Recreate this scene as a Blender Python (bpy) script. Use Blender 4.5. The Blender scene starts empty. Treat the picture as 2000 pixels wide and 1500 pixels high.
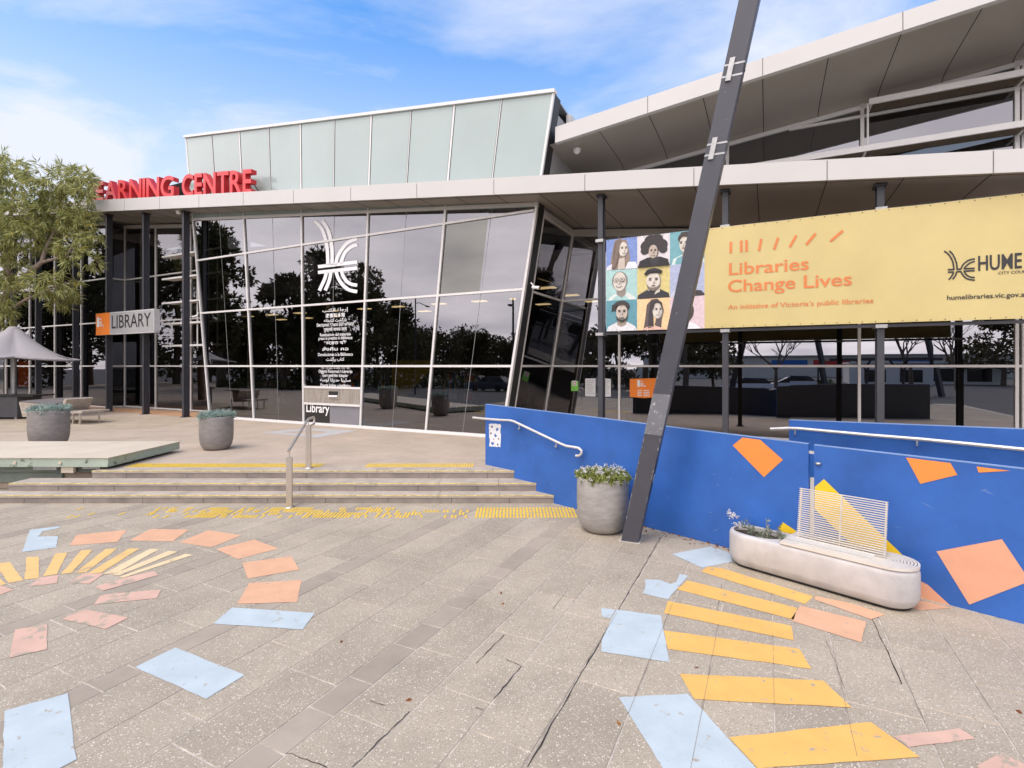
import bpy, math, random
import numpy as np
from mathutils import Vector, Matrix, noise
R = math.radians
random.seed(7); rng = np.random.default_rng(7)
sc = bpy.context.scene

# ------------------------------------------------------------------ camera
H = 2.45                      # eye height above the plaza
camd = bpy.data.cameras.new('camera'); cam = bpy.data.objects.new('camera', camd)
sc.collection.objects.link(cam); sc.camera = cam
cam.location = (0, 0, H); cam.rotation_euler = (R(90), 0, 0)
camd.sensor_width = 36; camd.lens = 18; camd.shift_y = -0.0175
camd.clip_start = 0.05; camd.clip_end = 2000

# ------------------------------------------------------------------ sky, sun, exposure
SUN_EL, SUN_AZ = R(64), R(218)        # behind the camera, to the left
w = bpy.data.worlds.new('World'); sc.world = w; w.use_nodes = True
nt = w.node_tree; N = nt.nodes; L_ = nt.links; N.clear()
def nd(t, **k):
    n = N.new(t)
    for a, b in k.items(): setattr(n, a, b)
    return n
def wmath(op, a, b=None, clamp=False):
    n = nd('ShaderNodeMath', operation=op, use_clamp=clamp)
    for i, s in enumerate((a, b)):
        if s is None: continue
        if isinstance(s, (int, float)): n.inputs[i].default_value = s
        else: L_.new(s, n.inputs[i])
    return n.outputs[0]
sky = nd('ShaderNodeTexSky', sky_type='NISHITA'); sky.sun_disc = False
sky.sun_elevation = SUN_EL; sky.sun_rotation = SUN_AZ
sky.air_density = 1.0; sky.dust_density = 0.6; sky.ozone_density = 2.2
hs = nd('ShaderNodeHueSaturation'); hs.inputs['Saturation'].default_value = 1.32; hs.inputs['Value'].default_value = 2.5
L_.new(sky.outputs[0], hs.inputs['Color'])
tc = nd('ShaderNodeTexCoord'); sp = nd('ShaderNodeSeparateXYZ'); L_.new(tc.outputs['Generated'], sp.inputs[0])
den = wmath('ADD', wmath('MAXIMUM', sp.outputs[2], 0.0), 0.16)
cb = nd('ShaderNodeCombineXYZ')
L_.new(wmath('DIVIDE', sp.outputs[0], den), cb.inputs[0]); L_.new(wmath('DIVIDE', sp.outputs[1], den), cb.inputs[1])
mp = nd('ShaderNodeMapping'); mp.inputs['Scale'].default_value = (0.9, 1.5, 1); mp.inputs['Rotation'].default_value = (0, 0, R(-28))
mp.inputs['Location'].default_value = (4.0, 9.0, 0); L_.new(cb.outputs[0], mp.inputs[0])
n1 = nd('ShaderNodeTexNoise'); n1.inputs['Scale'].default_value = 1.05; n1.inputs['Detail'].default_value = 9
n1.inputs['Roughness'].default_value = 0.58; n1.inputs['Distortion'].default_value = 0.35; L_.new(mp.outputs[0], n1.inputs['Vector'])
rp = nd('ShaderNodeValToRGB'); rp.color_ramp.elements[0].position = 0.42; rp.color_ramp.elements[1].position = 0.66
L_.new(n1.outputs['Fac'], rp.inputs[0])
# veil of thin white towards the horizon
vr = nd('ShaderNodeMapRange'); vr.interpolation_type = 'SMOOTHSTEP'; L_.new(sp.outputs[2], vr.inputs[0]); vr.inputs[1].default_value = 0.62; vr.inputs[2].default_value = 0.20; vr.inputs[3].default_value = 0.0; vr.inputs[4].default_value = 0.78
veil = vr.outputs[0]
cf = wmath('ADD', wmath('MULTIPLY', rp.outputs[0], 0.90), veil, True)
mx = nd('ShaderNodeMixRGB'); L_.new(cf, mx.inputs[0]); L_.new(hs.outputs[0], mx.inputs[1]); mx.inputs[2].default_value = (7.2, 7.6, 8.8, 1)
# the sky behind the camera is a grey cloud deck
bk = wmath('ADD', wmath('MULTIPLY', sp.outputs[0], -0.62), wmath('MULTIPLY', sp.outputs[1], -0.78))
bf = nd('ShaderNodeMapRange'); bf.interpolation_type = 'SMOOTHSTEP'; L_.new(bk, bf.inputs[0]); bf.inputs[1].default_value = 0.0; bf.inputs[2].default_value = 0.55
n2 = nd('ShaderNodeTexNoise'); n2.inputs['Scale'].default_value = 1.3; n2.inputs['Detail'].default_value = 6; L_.new(cb.outputs[0], n2.inputs['Vector'])
r2 = nd('ShaderNodeValToRGB'); r2.color_ramp.elements[0].position = 0.32; r2.color_ramp.elements[1].position = 0.72
r2.color_ramp.elements[0].color = (16.4, 15.4, 16.6, 1); r2.color_ramp.elements[1].color = (27.5, 25.4, 25.6, 1); L_.new(n2.outputs['Fac'], r2.inputs[0])
m2 = nd('ShaderNodeMixRGB'); L_.new(bf.outputs[0], m2.inputs[0]); L_.new(mx.outputs[0], m2.inputs[1]); L_.new(r2.outputs[0], m2.inputs[2])
bg = nd('ShaderNodeBackground'); bg.inputs[1].default_value = 0.1; L_.new(m2.outputs[0], bg.inputs[0])
wo = nd('ShaderNodeOutputWorld'); L_.new(bg.outputs[0], wo.inputs[0])

sund = bpy.data.lights.new('sun', 'SUN'); sun = bpy.data.objects.new('sun', sund); sc.collection.objects.link(sun)
sund.energy = 1.3; sund.angle = R(24); sund.color = (1, 0.94, 0.86)
sdir = Vector((math.sin(SUN_AZ)*math.cos(SUN_EL), math.cos(SUN_AZ)*math.cos(SUN_EL), math.sin(SUN_EL)))
sun.rotation_euler = sdir.to_track_quat('Z', 'Y').to_euler(); sun.location = (-20, -25, 40)
sc.view_settings.view_transform = 'Standard'; sc.view_settings.look = 'None'
sc.view_settings.exposure = 0.28; sc.view_settings.gamma = 1
sc.cycles.max_bounces = 8; sc.cycles.transparent_max_bounces = 12; sc.cycles.caustics_reflective = False; sc.cycles.caustics_refractive = False

# ------------------------------------------------------------------ measuring helpers (photo pixel -> point on a real plane)
def G(px, py, z=0.0):
    Y = 1000*(H-z)/(py-715.0); return Vector(((px-1000)/1000*Y, Y, z))
U = Vector((0.8944, -0.4472, 0)); M_ = Vector((0.4472, 0.8944, 0)); ZV = Vector((0, 0, 1))
B0 = Vector((-2.58, 15.52, 0)); LZ = 0.432
def FP(d, w, z): 
    p = B0 + U*d + M_*w; return Vector((p.x, p.y, z))
def fpix(px, py, w):
    r = (px-1000)/1000.0
    d = (r*(B0.y+.8944*w)-B0.x-.4472*w)/(.8944+.4472*r); Y = B0.y-.4472*d+.8944*w
    return d, H+(715-py)/1000.0*Y
def fpt(px, py, w): 
    d, z = fpix(px, py, w); return FP(d, w, z)
WA = Vector((-0.56, 10.50, 0)); WD = Vector((0.6929, -0.7211, 0)); WN = Vector((-0.7211, -0.6929, 0))
def wpix(px, py, off=0.0):
    o = WA + WN*off; r = (px-1000)/1000.0
    s = (r*o.y-o.x)/(WD.x-r*WD.y); Y = o.y+WD.y*s
    return s, H+(715-py)/1000.0*Y
def WP(s, off, z):
    p = WA+WD*s+WN*off; return Vector((p.x, p.y, z))
def wpt(px, py, off=0.0):
    s, z = wpix(px, py, off); return WP(s, off, z)
def xw(Y): return WA.x+(WA.y-Y)*0.9609

# ------------------------------------------------------------------ materials
def lin(r, g, b):
    f = lambda c: (c/255/12.92 if c/255 <= .04045 else ((c/255+.055)/1.055)**2.4)
    return (f(r), f(g), f(b))
def mat(name, col, rough=.6, metal=0., var=.12, vs=3., bump=0., bs=60., spec=.5, coord='Object', fine=0., stretch=(1,1,1), emit=None):
    m = bpy.data.materials.new(name); m.use_nodes = True; t = m.node_tree; b = t.nodes['Principled BSDF']
    b.inputs['Roughness'].default_value = rough; b.inputs['Metallic'].default_value = metal
    b.inputs['Specular IOR Level'].default_value = spec
    tcn = t.nodes.new('ShaderNodeTexCoord'); mpn = t.nodes.new('ShaderNodeMapping'); mpn.inputs['Scale'].default_value = stretch
    t.links.new(tcn.outputs[coord], mpn.inputs[0])
    if var > 0:
        n = t.nodes.new('ShaderNodeTexNoise'); n.inputs['Scale'].default_value = vs; n.inputs['Detail'].default_value = 6; n.inputs['Roughness'].default_value = .62
        t.links.new(mpn.outputs[0], n.inputs['Vector'])
        r = t.nodes.new('ShaderNodeValToRGB'); r.color_ramp.elements[0].position = .3; r.color_ramp.elements[1].position = .7
        r.color_ramp.elements[0].color = tuple(min(1, c*(1-var)) for c in col)+(1,); r.color_ramp.elements[1].color = tuple(min(1, c*(1+var)) for c in col)+(1,)
        t.links.new(n.outputs['Fac'], r.inputs[0]); t.links.new(r.outputs[0], b.inputs['Base Color'])
        mr = t.nodes.new('ShaderNodeMapRange'); mr.inputs[3].default_value = max(.02, rough-.08); mr.inputs[4].default_value = min(1, rough+.1)
        t.links.new(n.outputs['Fac'], mr.inputs[0]); t.links.new(mr.outputs[0], b.inputs['Roughness'])
    else: b.inputs['Base Color'].default_value = tuple(col)+(1,)
    if bump > 0:
        n = t.nodes.new('ShaderNodeTexNoise'); n.inputs['Scale'].default_value = bs; n.inputs['Detail'].default_value = 5
        t.links.new(mpn.outputs[0], n.inputs['Vector'])
        bn = t.nodes.new('ShaderNodeBump'); bn.inputs['Strength'].default_value = bump; bn.inputs['Distance'].default_value = .01
        t.links.new(n.outputs['Fac'], bn.inputs['Height']); t.links.new(bn.outputs[0], b.inputs['Normal'])
    if emit: b.inputs['Emission Color'].default_value = tuple(emit[:3])+(1,); b.inputs['Emission Strength'].default_value = emit[3]
    return m
def worn(name, col, under, amount=.45, scale=9., rough=.7):
    """paint worn through in irregular patches to what lies under it"""
    m = mat(name, col, rough, var=.08, vs=4); t = m.node_tree; b = t.nodes['Principled BSDF']
    src = b.inputs['Base Color'].links[0].from_socket
    tcn = t.nodes.new('ShaderNodeTexCoord'); n = t.nodes.new('ShaderNodeTexNoise'); n.inputs['Scale'].default_value = scale; n.inputs['Detail'].default_value = 8; n.inputs['Roughness'].default_value = .7
    t.links.new(tcn.outputs['Object'], n.inputs['Vector'])
    r = t.nodes.new('ShaderNodeValToRGB'); r.color_ramp.elements[0].position = amount; r.color_ramp.elements[1].position = amount+.05
    t.links.new(n.outputs['Fac'], r.inputs[0]); mxn = t.nodes.new('ShaderNodeMixRGB')
    t.links.new(r.outputs[0], mxn.inputs[0]); mxn.inputs[1].default_value = tuple(under)+(1,); t.links.new(src, mxn.inputs[2])
    t.links.new(mxn.outputs[0], b.inputs['Base Color']); return m
def leafmat(name, dark, light, rough=.55, extra=None):
    m = bpy.data.materials.new(name); m.use_nodes = True; t = m.node_tree; b = t.nodes['Principled BSDF']
    g = t.nodes.new('ShaderNodeNewGeometry'); r = t.nodes.new('ShaderNodeValToRGB')
    r.color_ramp.elements[0].color = tuple(dark)+(1,); r.color_ramp.elements[1].color = tuple(light)+(1,)
    if extra:
        e = r.color_ramp.elements.new(.93); e.color = tuple(light)+(1,); r.color_ramp.elements[-1].color = tuple(extra)+(1,)
    t.links.new(g.outputs['Random Per Island'], r.inputs[0]); t.links.new(r.outputs[0], b.inputs['Base Color'])
    b.inputs['Roughness'].default_value = rough
    tr = t.nodes.new('ShaderNodeBsdfTranslucent'); t.links.new(r.outputs[0], tr.inputs[0]); ms = t.nodes.new('ShaderNodeMixShader'); ms.inputs[0].default_value = .40
    t.links.new(b.outputs[0], ms.inputs[1]); t.links.new(tr.outputs[0], ms.inputs[2]); t.links.new(ms.outputs[0], t.nodes['Material Output'].inputs[0]); return m
def glassmat(name, tint, refl, reflcol=(.95, .95, 1), wob=.0):
    m = bpy.data.materials.new(name); m.use_nodes = True; t = m.node_tree; t.nodes.clear()
    o = t.nodes.new('ShaderNodeOutputMaterial'); gl = t.nodes.new('ShaderNodeBsdfGlossy'); gl.inputs['Roughness'].default_value = .004; gl.inputs['Color'].default_value = tuple(reflcol)+(1,)
    tr = t.nodes.new('ShaderNodeBsdfTransparent'); tr.inputs[0].default_value = tuple(tint)+(1,)
    fr = t.nodes.new('ShaderNodeFresnel'); fr.inputs[0].default_value = 1.52
    ma = t.nodes.new('ShaderNodeMath'); ma.operation = 'MULTIPLY_ADD'; ma.use_clamp = True; t.links.new(fr.outputs[0], ma.inputs[0]); ma.inputs[1].default_value = 1-refl; ma.inputs[2].default_value = refl
    ms = t.nodes.new('ShaderNodeMixShader'); t.links.new(ma.outputs[0], ms.inputs[0]); t.links.new(tr.outputs[0], ms.inputs[1]); t.links.new(gl.outputs[0], ms.inputs[2])
    tcn = t.nodes.new('ShaderNodeTexCoord'); n = t.nodes.new('ShaderNodeTexNoise'); n.inputs['Scale'].default_value = .45; n.inputs['Detail'].default_value = 1
    t.links.new(tcn.outputs['Object'], n.inputs['Vector']); bn = t.nodes.new('ShaderNodeBump'); bn.inputs['Strength'].default_value = wob; bn.inputs['Distance'].default_value = .02
    t.links.new(n.outputs['Fac'], bn.inputs['Height']); t.links.new(bn.outputs[0], gl.inputs['Normal']); t.links.new(ms.outputs[0], o.inputs[0]); return m

def paving(name, base, chip, scale, bumpy=.25):
    """exposed-aggregate concrete; 'tint' is each slab's own batch of concrete"""
    m = bpy.data.materials.new(name); m.use_nodes = True; t = m.node_tree; b = t.nodes['Principled BSDF']; b.inputs['Roughness'].default_value = .78
    tcn = t.nodes.new('ShaderNodeTexCoord'); at = t.nodes.new('ShaderNodeAttribute'); at.attribute_name = 'tint'
    n = t.nodes.new('ShaderNodeTexNoise'); n.inputs['Scale'].default_value = 1.1; n.inputs['Detail'].default_value = 9; n.inputs['Roughness'].default_value = .68; t.links.new(tcn.outputs['Object'], n.inputs['Vector'])
    r = t.nodes.new('ShaderNodeValToRGB'); r.color_ramp.elements[0].position = .28; r.color_ramp.elements[1].position = .74
    r.color_ramp.elements[0].color = tuple(c*.80 for c in base)+(1,); r.color_ramp.elements[1].color = tuple(c*1.2 for c in base)+(1,); t.links.new(n.outputs['Fac'], r.inputs[0])
    mu = t.nodes.new('ShaderNodeMixRGB'); mu.blend_type = 'MULTIPLY'; mu.inputs[0].default_value = 1; t.links.new(r.outputs[0], mu.inputs[1]); t.links.new(at.outputs['Fac'], mu.inputs[2])
    out = mu.outputs[0]
    if chip:
        for sca, th, col, edge in ((scale, .66, chip, .36), (scale*1.8, .58, tuple(c*.92 for c in chip), .36), (scale*1.3, .66, tuple(c*.62 for c in base), .36)):
            v = t.nodes.new('ShaderNodeTexVoronoi'); v.inputs['Scale'].default_value = sca; t.links.new(tcn.outputs['Object'], v.inputs['Vector'])
            sx = t.nodes.new('ShaderNodeSeparateColor'); t.links.new(v.outputs['Color'], sx.inputs[0])
            g1 = t.nodes.new('ShaderNodeMath'); g1.operation = 'GREATER_THAN'; t.links.new(sx.outputs[0], g1.inputs[0]); g1.inputs[1].default_value = th
            sz = t.nodes.new('ShaderNodeMath'); sz.operation = 'MULTIPLY'; t.links.new(sx.outputs[1], sz.inputs[0]); sz.inputs[1].default_value = edge*1.35
            g2 = t.nodes.new('ShaderNodeMath'); g2.operation = 'LESS_THAN'; t.links.new(v.outputs['Distance'], g2.inputs[0]); t.links.new(sz.outputs[0], g2.inputs[1])
            gm = t.nodes.new('ShaderNodeMath'); gm.operation = 'MULTIPLY'; t.links.new(g1.outputs[0], gm.inputs[0]); t.links.new(g2.outputs[0], gm.inputs[1])
            mi = t.nodes.new('ShaderNodeMixRGB'); t.links.new(gm.outputs[0], mi.inputs[0]); t.links.new(out, mi.inputs[1]); mi.inputs[2].default_value = tuple(col)+(1,); out = mi.outputs[0]
    t.links.new(out, b.inputs['Base Color'])
    nb = t.nodes.new('ShaderNodeTexNoise'); nb.inputs['Scale'].default_value = 70; nb.inputs['Detail'].default_value = 4; t.links.new(tcn.outputs['Object'], nb.inputs['Vector'])
    bn = t.nodes.new('ShaderNodeBump'); bn.inputs['Strength'].default_value = bumpy; bn.inputs['Distance'].default_value = .006; t.links.new(nb.outputs['Fac'], bn.inputs['Height']); t.links.new(bn.outputs[0], b.inputs['Normal'])
    return m

UNDERC = (.36, .305, .235)
K = dict(
    slab=paving('aggregate_concrete', (.375, .315, .235), (.64, .575, .47), 72),
    band=paving('bluestone_paver', (.345, .29, .225), None, 40, .12),
    joint=mat('mortar', (.50, .44, .37), .9, var=.4, vs=6), crack=mat('open_joint', (.035, .03, .026), .95, var=.3, vs=20),
    landing=paving('landing_paver', (.455, .365, .28), (.54, .46, .37), 60, .15),
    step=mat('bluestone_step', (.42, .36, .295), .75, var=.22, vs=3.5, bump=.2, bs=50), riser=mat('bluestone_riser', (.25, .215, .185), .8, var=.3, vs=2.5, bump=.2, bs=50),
    nosing=mat('nosing_paint', (.62, .50, .20), .7, var=.4, vs=12),
    ground=mat('asphalt', (.10, .10, .10), .9, var=.2, vs=.6, bump=.2, bs=30),
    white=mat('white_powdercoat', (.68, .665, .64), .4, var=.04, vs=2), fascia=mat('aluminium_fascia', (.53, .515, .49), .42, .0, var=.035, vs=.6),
    soffit=mat('aluminium_soffit', (.40, .36, .315), .36, .30, var=.06, vs=.7), seam=mat('panel_seam', (.03, .03, .03), .8, var=0),
    dark=mat('charcoal_paint', (.045, .046, .055), .45, var=.15, vs=2), black=mat('black_trim', (.018, .017, .017), .5, var=.1),
    frost=mat('frosted_glass', (.34, .41, .39), .16, var=.05, vs=.5, spec=.6), cladding=mat('grey_cladding', (.33, .33, .32), .45, .2, var=.06, vs=1),
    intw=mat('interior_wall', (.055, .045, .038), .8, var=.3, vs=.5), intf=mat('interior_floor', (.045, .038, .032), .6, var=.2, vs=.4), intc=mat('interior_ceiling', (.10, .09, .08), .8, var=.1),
    lamp=mat('lit_panel', (.9, .85, .7), .5, var=0, emit=(1, .76, .38, 2.2)), steel=mat('brushed_steel', (.62, .58, .53), .3, .85, var=.08, vs=8, stretch=(1, 1, 12)),
    blue=mat('blue_wall_paint', (.029, .120, .42), .42, var=.24, vs=.9, bump=.03, bs=6), orange=mat('orange_paint', (.80, .26, .05), .5, var=.06), yellow=mat('yellow_paint', (.83, .56, .02), .5, var=.06),
    peach=mat('peach_paint', (.70, .35, .215), .5, var=.06), rail=mat('galvanised_rail', (.72, .70, .67), .32, .55, var=.08, vs=10),
    pot=mat('grey_clay', (.235, .212, .195), .55, var=.2, vs=5, bump=.3, bs=20, stretch=(1, 1, 2.5)), pot2=mat('weathered_grey_clay', (.32, .30, .275), .6, var=.2, vs=5, bump=.35, bs=22, stretch=(1, 1, 3)),
    soil=mat('soil', (.055, .035, .022), .95, var=.5, vs=25, bump=.6, bs=60), conc=mat('cast_concrete', (.51, .485, .465), .62, var=.15, vs=4, bump=.22, bs=90), conc2=mat('planter_rim', (.56, .54, .50), .6, var=.08, vs=4),
    slat=mat('cream_powdercoat', (.70, .65, .57), .38, .1, var=.06, vs=6),
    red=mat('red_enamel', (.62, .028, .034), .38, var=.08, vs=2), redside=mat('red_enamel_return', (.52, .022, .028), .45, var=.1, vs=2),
    post=worn('charcoal_post_paint', (.060, .060, .073), (.24, .24, .25), .29, 9, .42), galv=mat('galvanised', (.42, .42, .41), .45, .6, var=.2, vs=12),
    signgrey=mat('sign_grey', (.36, .36, .355), .45, var=.05, vs=2), signorange=mat('sign_orange', (.86, .22, .012), .45, var=.04), ink=mat('black_vinyl', (.022, .020, .022), .5, var=0), vinyl=mat('white_vinyl', (.80, .80, .80), .5, var=0),
    banner=mat('yellow_banner_vinyl', (.575, .468, .195), .5, var=.05, vs=1.4), terra=mat('orange_print', (.66, .20, .055), .55, var=.05), cream=mat('stage_top', (.58, .50, .385), .65, var=.09, vs=1.5), patina=mat('patina_green', (.36, .43, .345), .65, var=.28, vs=5, bump=.2, bs=30),
    canvas=mat('grey_canvas', (.34, .32, .32), .8, var=.05, vs=2), timber=mat('grey_timber', (.40, .34, .28), .75, var=.3, vs=3, stretch=(1, 6, 6)), timber2=mat('dark_timber', (.14, .125, .12), .7, var=.3, vs=3, stretch=(1, 6, 6)),
    bark=mat('bark', (.13, .10, .075), .9, var=.4, vs=6, bump=.6, bs=14, stretch=(1, 1, .3)), bark2=mat('smooth_pale_bark', (.26, .20, .155), .8, var=.3, vs=5, bump=.3, bs=12),
    gum=leafmat('gum_leaf', (.16, .18, .05), (.54, .545, .21), .5, (.50, .36, .03)), pine=leafmat('dark_leaf', (.030, .034, .013), (.115, .108, .042)), olive=leafmat('olive_leaf', (.035, .036, .016), (.125, .11, .05)),
    succ=leafmat('succulent_leaf', (.24, .34, .30), (.50, .60, .53), .55), herb=leafmat('herb_leaf', (.15, .20, .04), (.46, .48, .15), .55), silver=leafmat('silver_leaf', (.16, .19, .11), (.44, .46, .36), .6), petal=leafmat('petal', (.70, .66, .64), (.84, .82, .80), .6),
    litter=leafmat('dry_leaf', (.22, .07, .02), (.50, .20, .05), .7),
    tactile=worn('tactile_yellow', (.76, .50, .05), UNDERC, .36, 6, .6), tactile2=worn('tactile_yellow_fresh', (.78, .53, .06), (.40, .33, .25), .37, 6, .6),
    carbody=mat('white_car_paint', (.7, .7, .72), .25, .0, var=.02), tyre=mat('tyre', (.02, .02, .02), .8, var=.1), cabin=mat('car_glass', (.02, .022, .025), .08, var=0),
    shopw=mat('shop_render', (.80, .79, .76), .7, var=.06), shopb=mat('shop_blue', (.02, .16, .50), .5, var=.05), hedge=leafmat('hedge_leaf', (.03, .045, .014), (.10, .125, .04)),
    cab=mat('navy_cabinet', (.016, .035, .10), .5, var=.1), green=mat('green_sticker', (.22, .62, .10), .5, var=.05), paper=mat('white_paper', (.76, .77, .76), .6, var=.02),
    glass=glassmat('reflective_glazing', (.26, .25, .235), .155), glassr=glassmat('recessed_glazing', (.26, .25, .235), .235), glassd=glassmat('dark_glazing', (.22, .21, .20), .06), glassg=glassmat('blinded_glazing', (.30, .30, .28), .11, (.86, .86, .80)),
    orangeglow=mat('orange_panel', (.75, .13, .02), .5, var=.35, vs=4, emit=(1, .16, .02, .15)),  # glow added to the orange colour; the panel is not a light source
)
PC = {}
def flat(r, g, b, k=.86):
    m_ = (r+g+b)/3; r, g, b = (int(c+(m_-c)*.18) for c in (r, g, b))
    key = (r, g, b)
    if key not in PC:
        PC[key] = mat('print_%d' % len(PC), tuple(c*k for c in lin(r, g, b)), .55, var=.13, vs=14)
    return PC[key]
UNDER = (.375, .315, .235)
PAINT = dict(blue=worn('pale_blue_paint', (.455, .52, .535), UNDER, .345, 9), yellow=worn('warm_yellow_paint', (.74, .42, .11), UNDER, .345, 9), orange=worn('pale_orange_paint', (.66, .375, .225), UNDER, .342, 9),
             pink=worn('dusty_pink_paint', (.60, .385, .29), UNDER, .40, 4.2), cream=worn('cream_paint', (.72, .55, .32), UNDER, .335, 4), sand=worn('sand_paint', (.72, .46, .17), UNDER, .33, 4))

# ------------------------------------------------------------------ mesh helpers
ORG = {}
def pane_of(pts, m, parent):
    p = [Vector(q) for q in pts]; n = (p[1]-p[0]).cross(p[3]-p[0]).normalized(); o = [random.uniform(-.004, .004) for _ in range(3)]
    p[0] += n*o[0]; p[1] += n*o[1]; p[3] += n*o[2]; p[2] += n*(o[1]+o[2]-o[0]); return MB().poly(p).build('pane', m, parent)
class MB:
    def __init__(s): s.v = []; s.f = []; s.m = []; s.s = []
    def add(s, vs, fs, m=0, sm=False):
        o = len(s.v); s.v += [tuple(p) for p in vs]
        for f in fs: s.f.append(tuple(i+o for i in f)); s.m.append(m); s.s.append(sm)
        return s
    def poly(s, pts, m=0): return s.add(pts, [tuple(range(len(pts)))], m)
    def prism(s, pts, ext, m=0, mside=None):
        n = len(pts); e = Vector(ext); top = [Vector(p)+e for p in pts]; ms = m if mside is None else mside
        s.add(list(pts)+top, [tuple(range(n))[::-1], tuple(range(n, 2*n))], m)
        s.add(list(pts)+top, [(i, (i+1) % n, n+(i+1) % n, n+i) for i in range(n)], ms); return s
    def box(s, c, size, ax=None, m=0):
        x, y, z = ax if ax else (Vector((1, 0, 0)), Vector((0, 1, 0)), ZV); c = Vector(c); a, b, h = size[0]/2, size[1]/2, size[2]/2
        return s.prism([c-x*a-y*b-z*h, c+x*a-y*b-z*h, c+x*a+y*b-z*h, c-x*a+y*b-z*h], z*2*h, m)
    def bar(s, p, q, wd, h, side, m=0):
        """rectangular bar p->q; wd along 'side', h across"""
        p, q = Vector(p), Vector(q); t = (q-p).normalized(); sd = (Vector(side)-t*t.dot(Vector(side))).normalized(); up = t.cross(sd)
        a = [p+sd*wd/2*i+up*h/2*j for i, j in ((-1, -1), (1, -1), (1, 1), (-1, 1))]
        return s.prism(a, q-p, m)
    def tube(s, path, r, n=8, m=0, closed=False, sm=True):
        P = [Vector(p) for p in path]; k = len(P); rs = r if isinstance(r, (list, tuple)) else [r]*k
        T = []
        for i in range(k):
            a = P[(i-1) % k] if (closed or i > 0) else P[i]; b = P[(i+1) % k] if (closed or i < k-1) else P[i]
            T.append((b-a).normalized())
        nv = T[0].orthogonal().normalized(); vs = []
        for i in range(k):
            nv = (nv-T[i]*nv.dot(T[i])); nv = nv.normalized() if nv.length > 1e-6 else T[i].orthogonal().normalized(); bv = T[i].cross(nv)
            for j in range(n):
                a = 2*math.pi*j/n; vs.append(P[i]+(nv*math.cos(a)+bv*math.sin(a))*rs[i])
        fs = []
        for i in range(k if closed else k-1):
            for j in range(n): 
                i2 = (i+1) % k; fs.append((i*n+j, i*n+(j+1) % n, i2*n+(j+1) % n, i2*n+j))
        s.add(vs, fs, m, sm)
        if not closed: s.add(vs[:n], [tuple(range(n))[::-1]], m); s.add(vs[-n:], [tuple(range(n))], m)
        return s
    def lathe(s, prof, c, n=32, m=0, sm=True, sx=1, sy=1):
        c = Vector(c); vs = [c+Vector((r*sx*math.cos(2*math.pi*j/n), r*sy*math.sin(2*math.pi*j/n), z)) for r, z in prof for j in range(n)]
        return s.add(vs, [(i*n+j, i*n+(j+1) % n, (i+1)*n+(j+1) % n, (i+1)*n+j) for i in range(len(prof)-1) for j in range(n)], m, sm)
    def build(s, name, mats, parent=None, loc=None):
        o_ = ORG[parent.name] if parent else Vector(loc if loc is not None else (0, 0, 0))
        me = bpy.data.meshes.new(name)
        me.from_pydata([tuple(Vector(p)-o_) for p in s.v], [], s.f)
        for k in (mats if isinstance(mats, (list, tuple)) else [mats]): me.materials.append(K[k] if isinstance(k, str) else k)
        me.polygons.foreach_set('material_index', s.m); me.polygons.foreach_set('use_smooth', s.s); me.update()
        ob = bpy.data.objects.new(name, me); sc.collection.objects.link(ob)
        if parent: ob.parent = parent
        else: ob.location = o_
        ORG[ob.name] = o_; return ob
def tag(o, label=None, cat=None, group=None, kind=None):
    if label: o['label'] = label
    if cat: o['category'] = cat
    if group: o['group'] = group
    if kind: o['kind'] = kind
    return o
def thing(name, loc, label, cat, group=None):
    o = bpy.data.objects.new(name, None); sc.collection.objects.link(o); o.location = loc; o.empty_display_size = .2
    ORG[o.name] = Vector(loc); return tag(o, label, cat, group)
def copy_tree(o, parent=None):
    c = o.copy(); sc.collection.objects.link(c)
    if parent: c.parent = parent
    for ch in list(o.children): copy_tree(ch, c)
    return c
def raw_mesh(name, V, Fq, mats, parent=None, loc=None, mi=None):
    o_ = ORG[parent.name] if parent else Vector(loc or (0, 0, 0)); V = np.asarray(V, np.float32)-np.array(o_, np.float32)
    me = bpy.data.meshes.new(name); nf = len(Fq); me.vertices.add(len(V)); me.vertices.foreach_set('co', V.ravel())
    me.loops.add(nf*4); me.loops.foreach_set('vertex_index', np.asarray(Fq, np.int32).ravel()); me.polygons.add(nf)
    me.polygons.foreach_set('loop_start', np.arange(0, nf*4, 4, dtype=np.int32)); me.polygons.foreach_set('loop_total', np.full(nf, 4, np.int32))
    for k in (mats if isinstance(mats, (list, tuple)) else [mats]): me.materials.append(K[k] if isinstance(k, str) else k)
    if mi is not None: me.polygons.foreach_set('material_index', np.asarray(mi, np.int32))
    me.update(); me.validate(); ob = bpy.data.objects.new(name, me); sc.collection.objects.link(ob)
    if parent: ob.parent = parent
    else: ob.location = o_
    ORG[ob.name] = o_; return ob
def leaves(base, dirs, ln, wd, bend=0.0):
    """diamond leaves: base points, directions, lengths, widths -> verts, quads"""
    n = len(base); d = dirs/np.linalg.norm(dirs, axis=1, keepdims=True); rnd = rng.normal(size=(n, 3)); sd = np.cross(d, rnd); sd /= np.linalg.norm(sd, axis=1, keepdims=True)+1e-9
    nn = np.cross(d, sd); ln = np.broadcast_to(np.asarray(ln, float).reshape(-1, 1), (n, 1)); wd = np.broadcast_to(np.asarray(wd, float).reshape(-1, 1), (n, 1))
    mid = base+d*ln*.45+nn*ln*bend
    V = np.stack([base, mid+sd*wd*.5, base+d*ln, mid-sd*wd*.5], 1).reshape(-1, 3)
    return V, np.arange(4*n).reshape(-1, 4)
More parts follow.
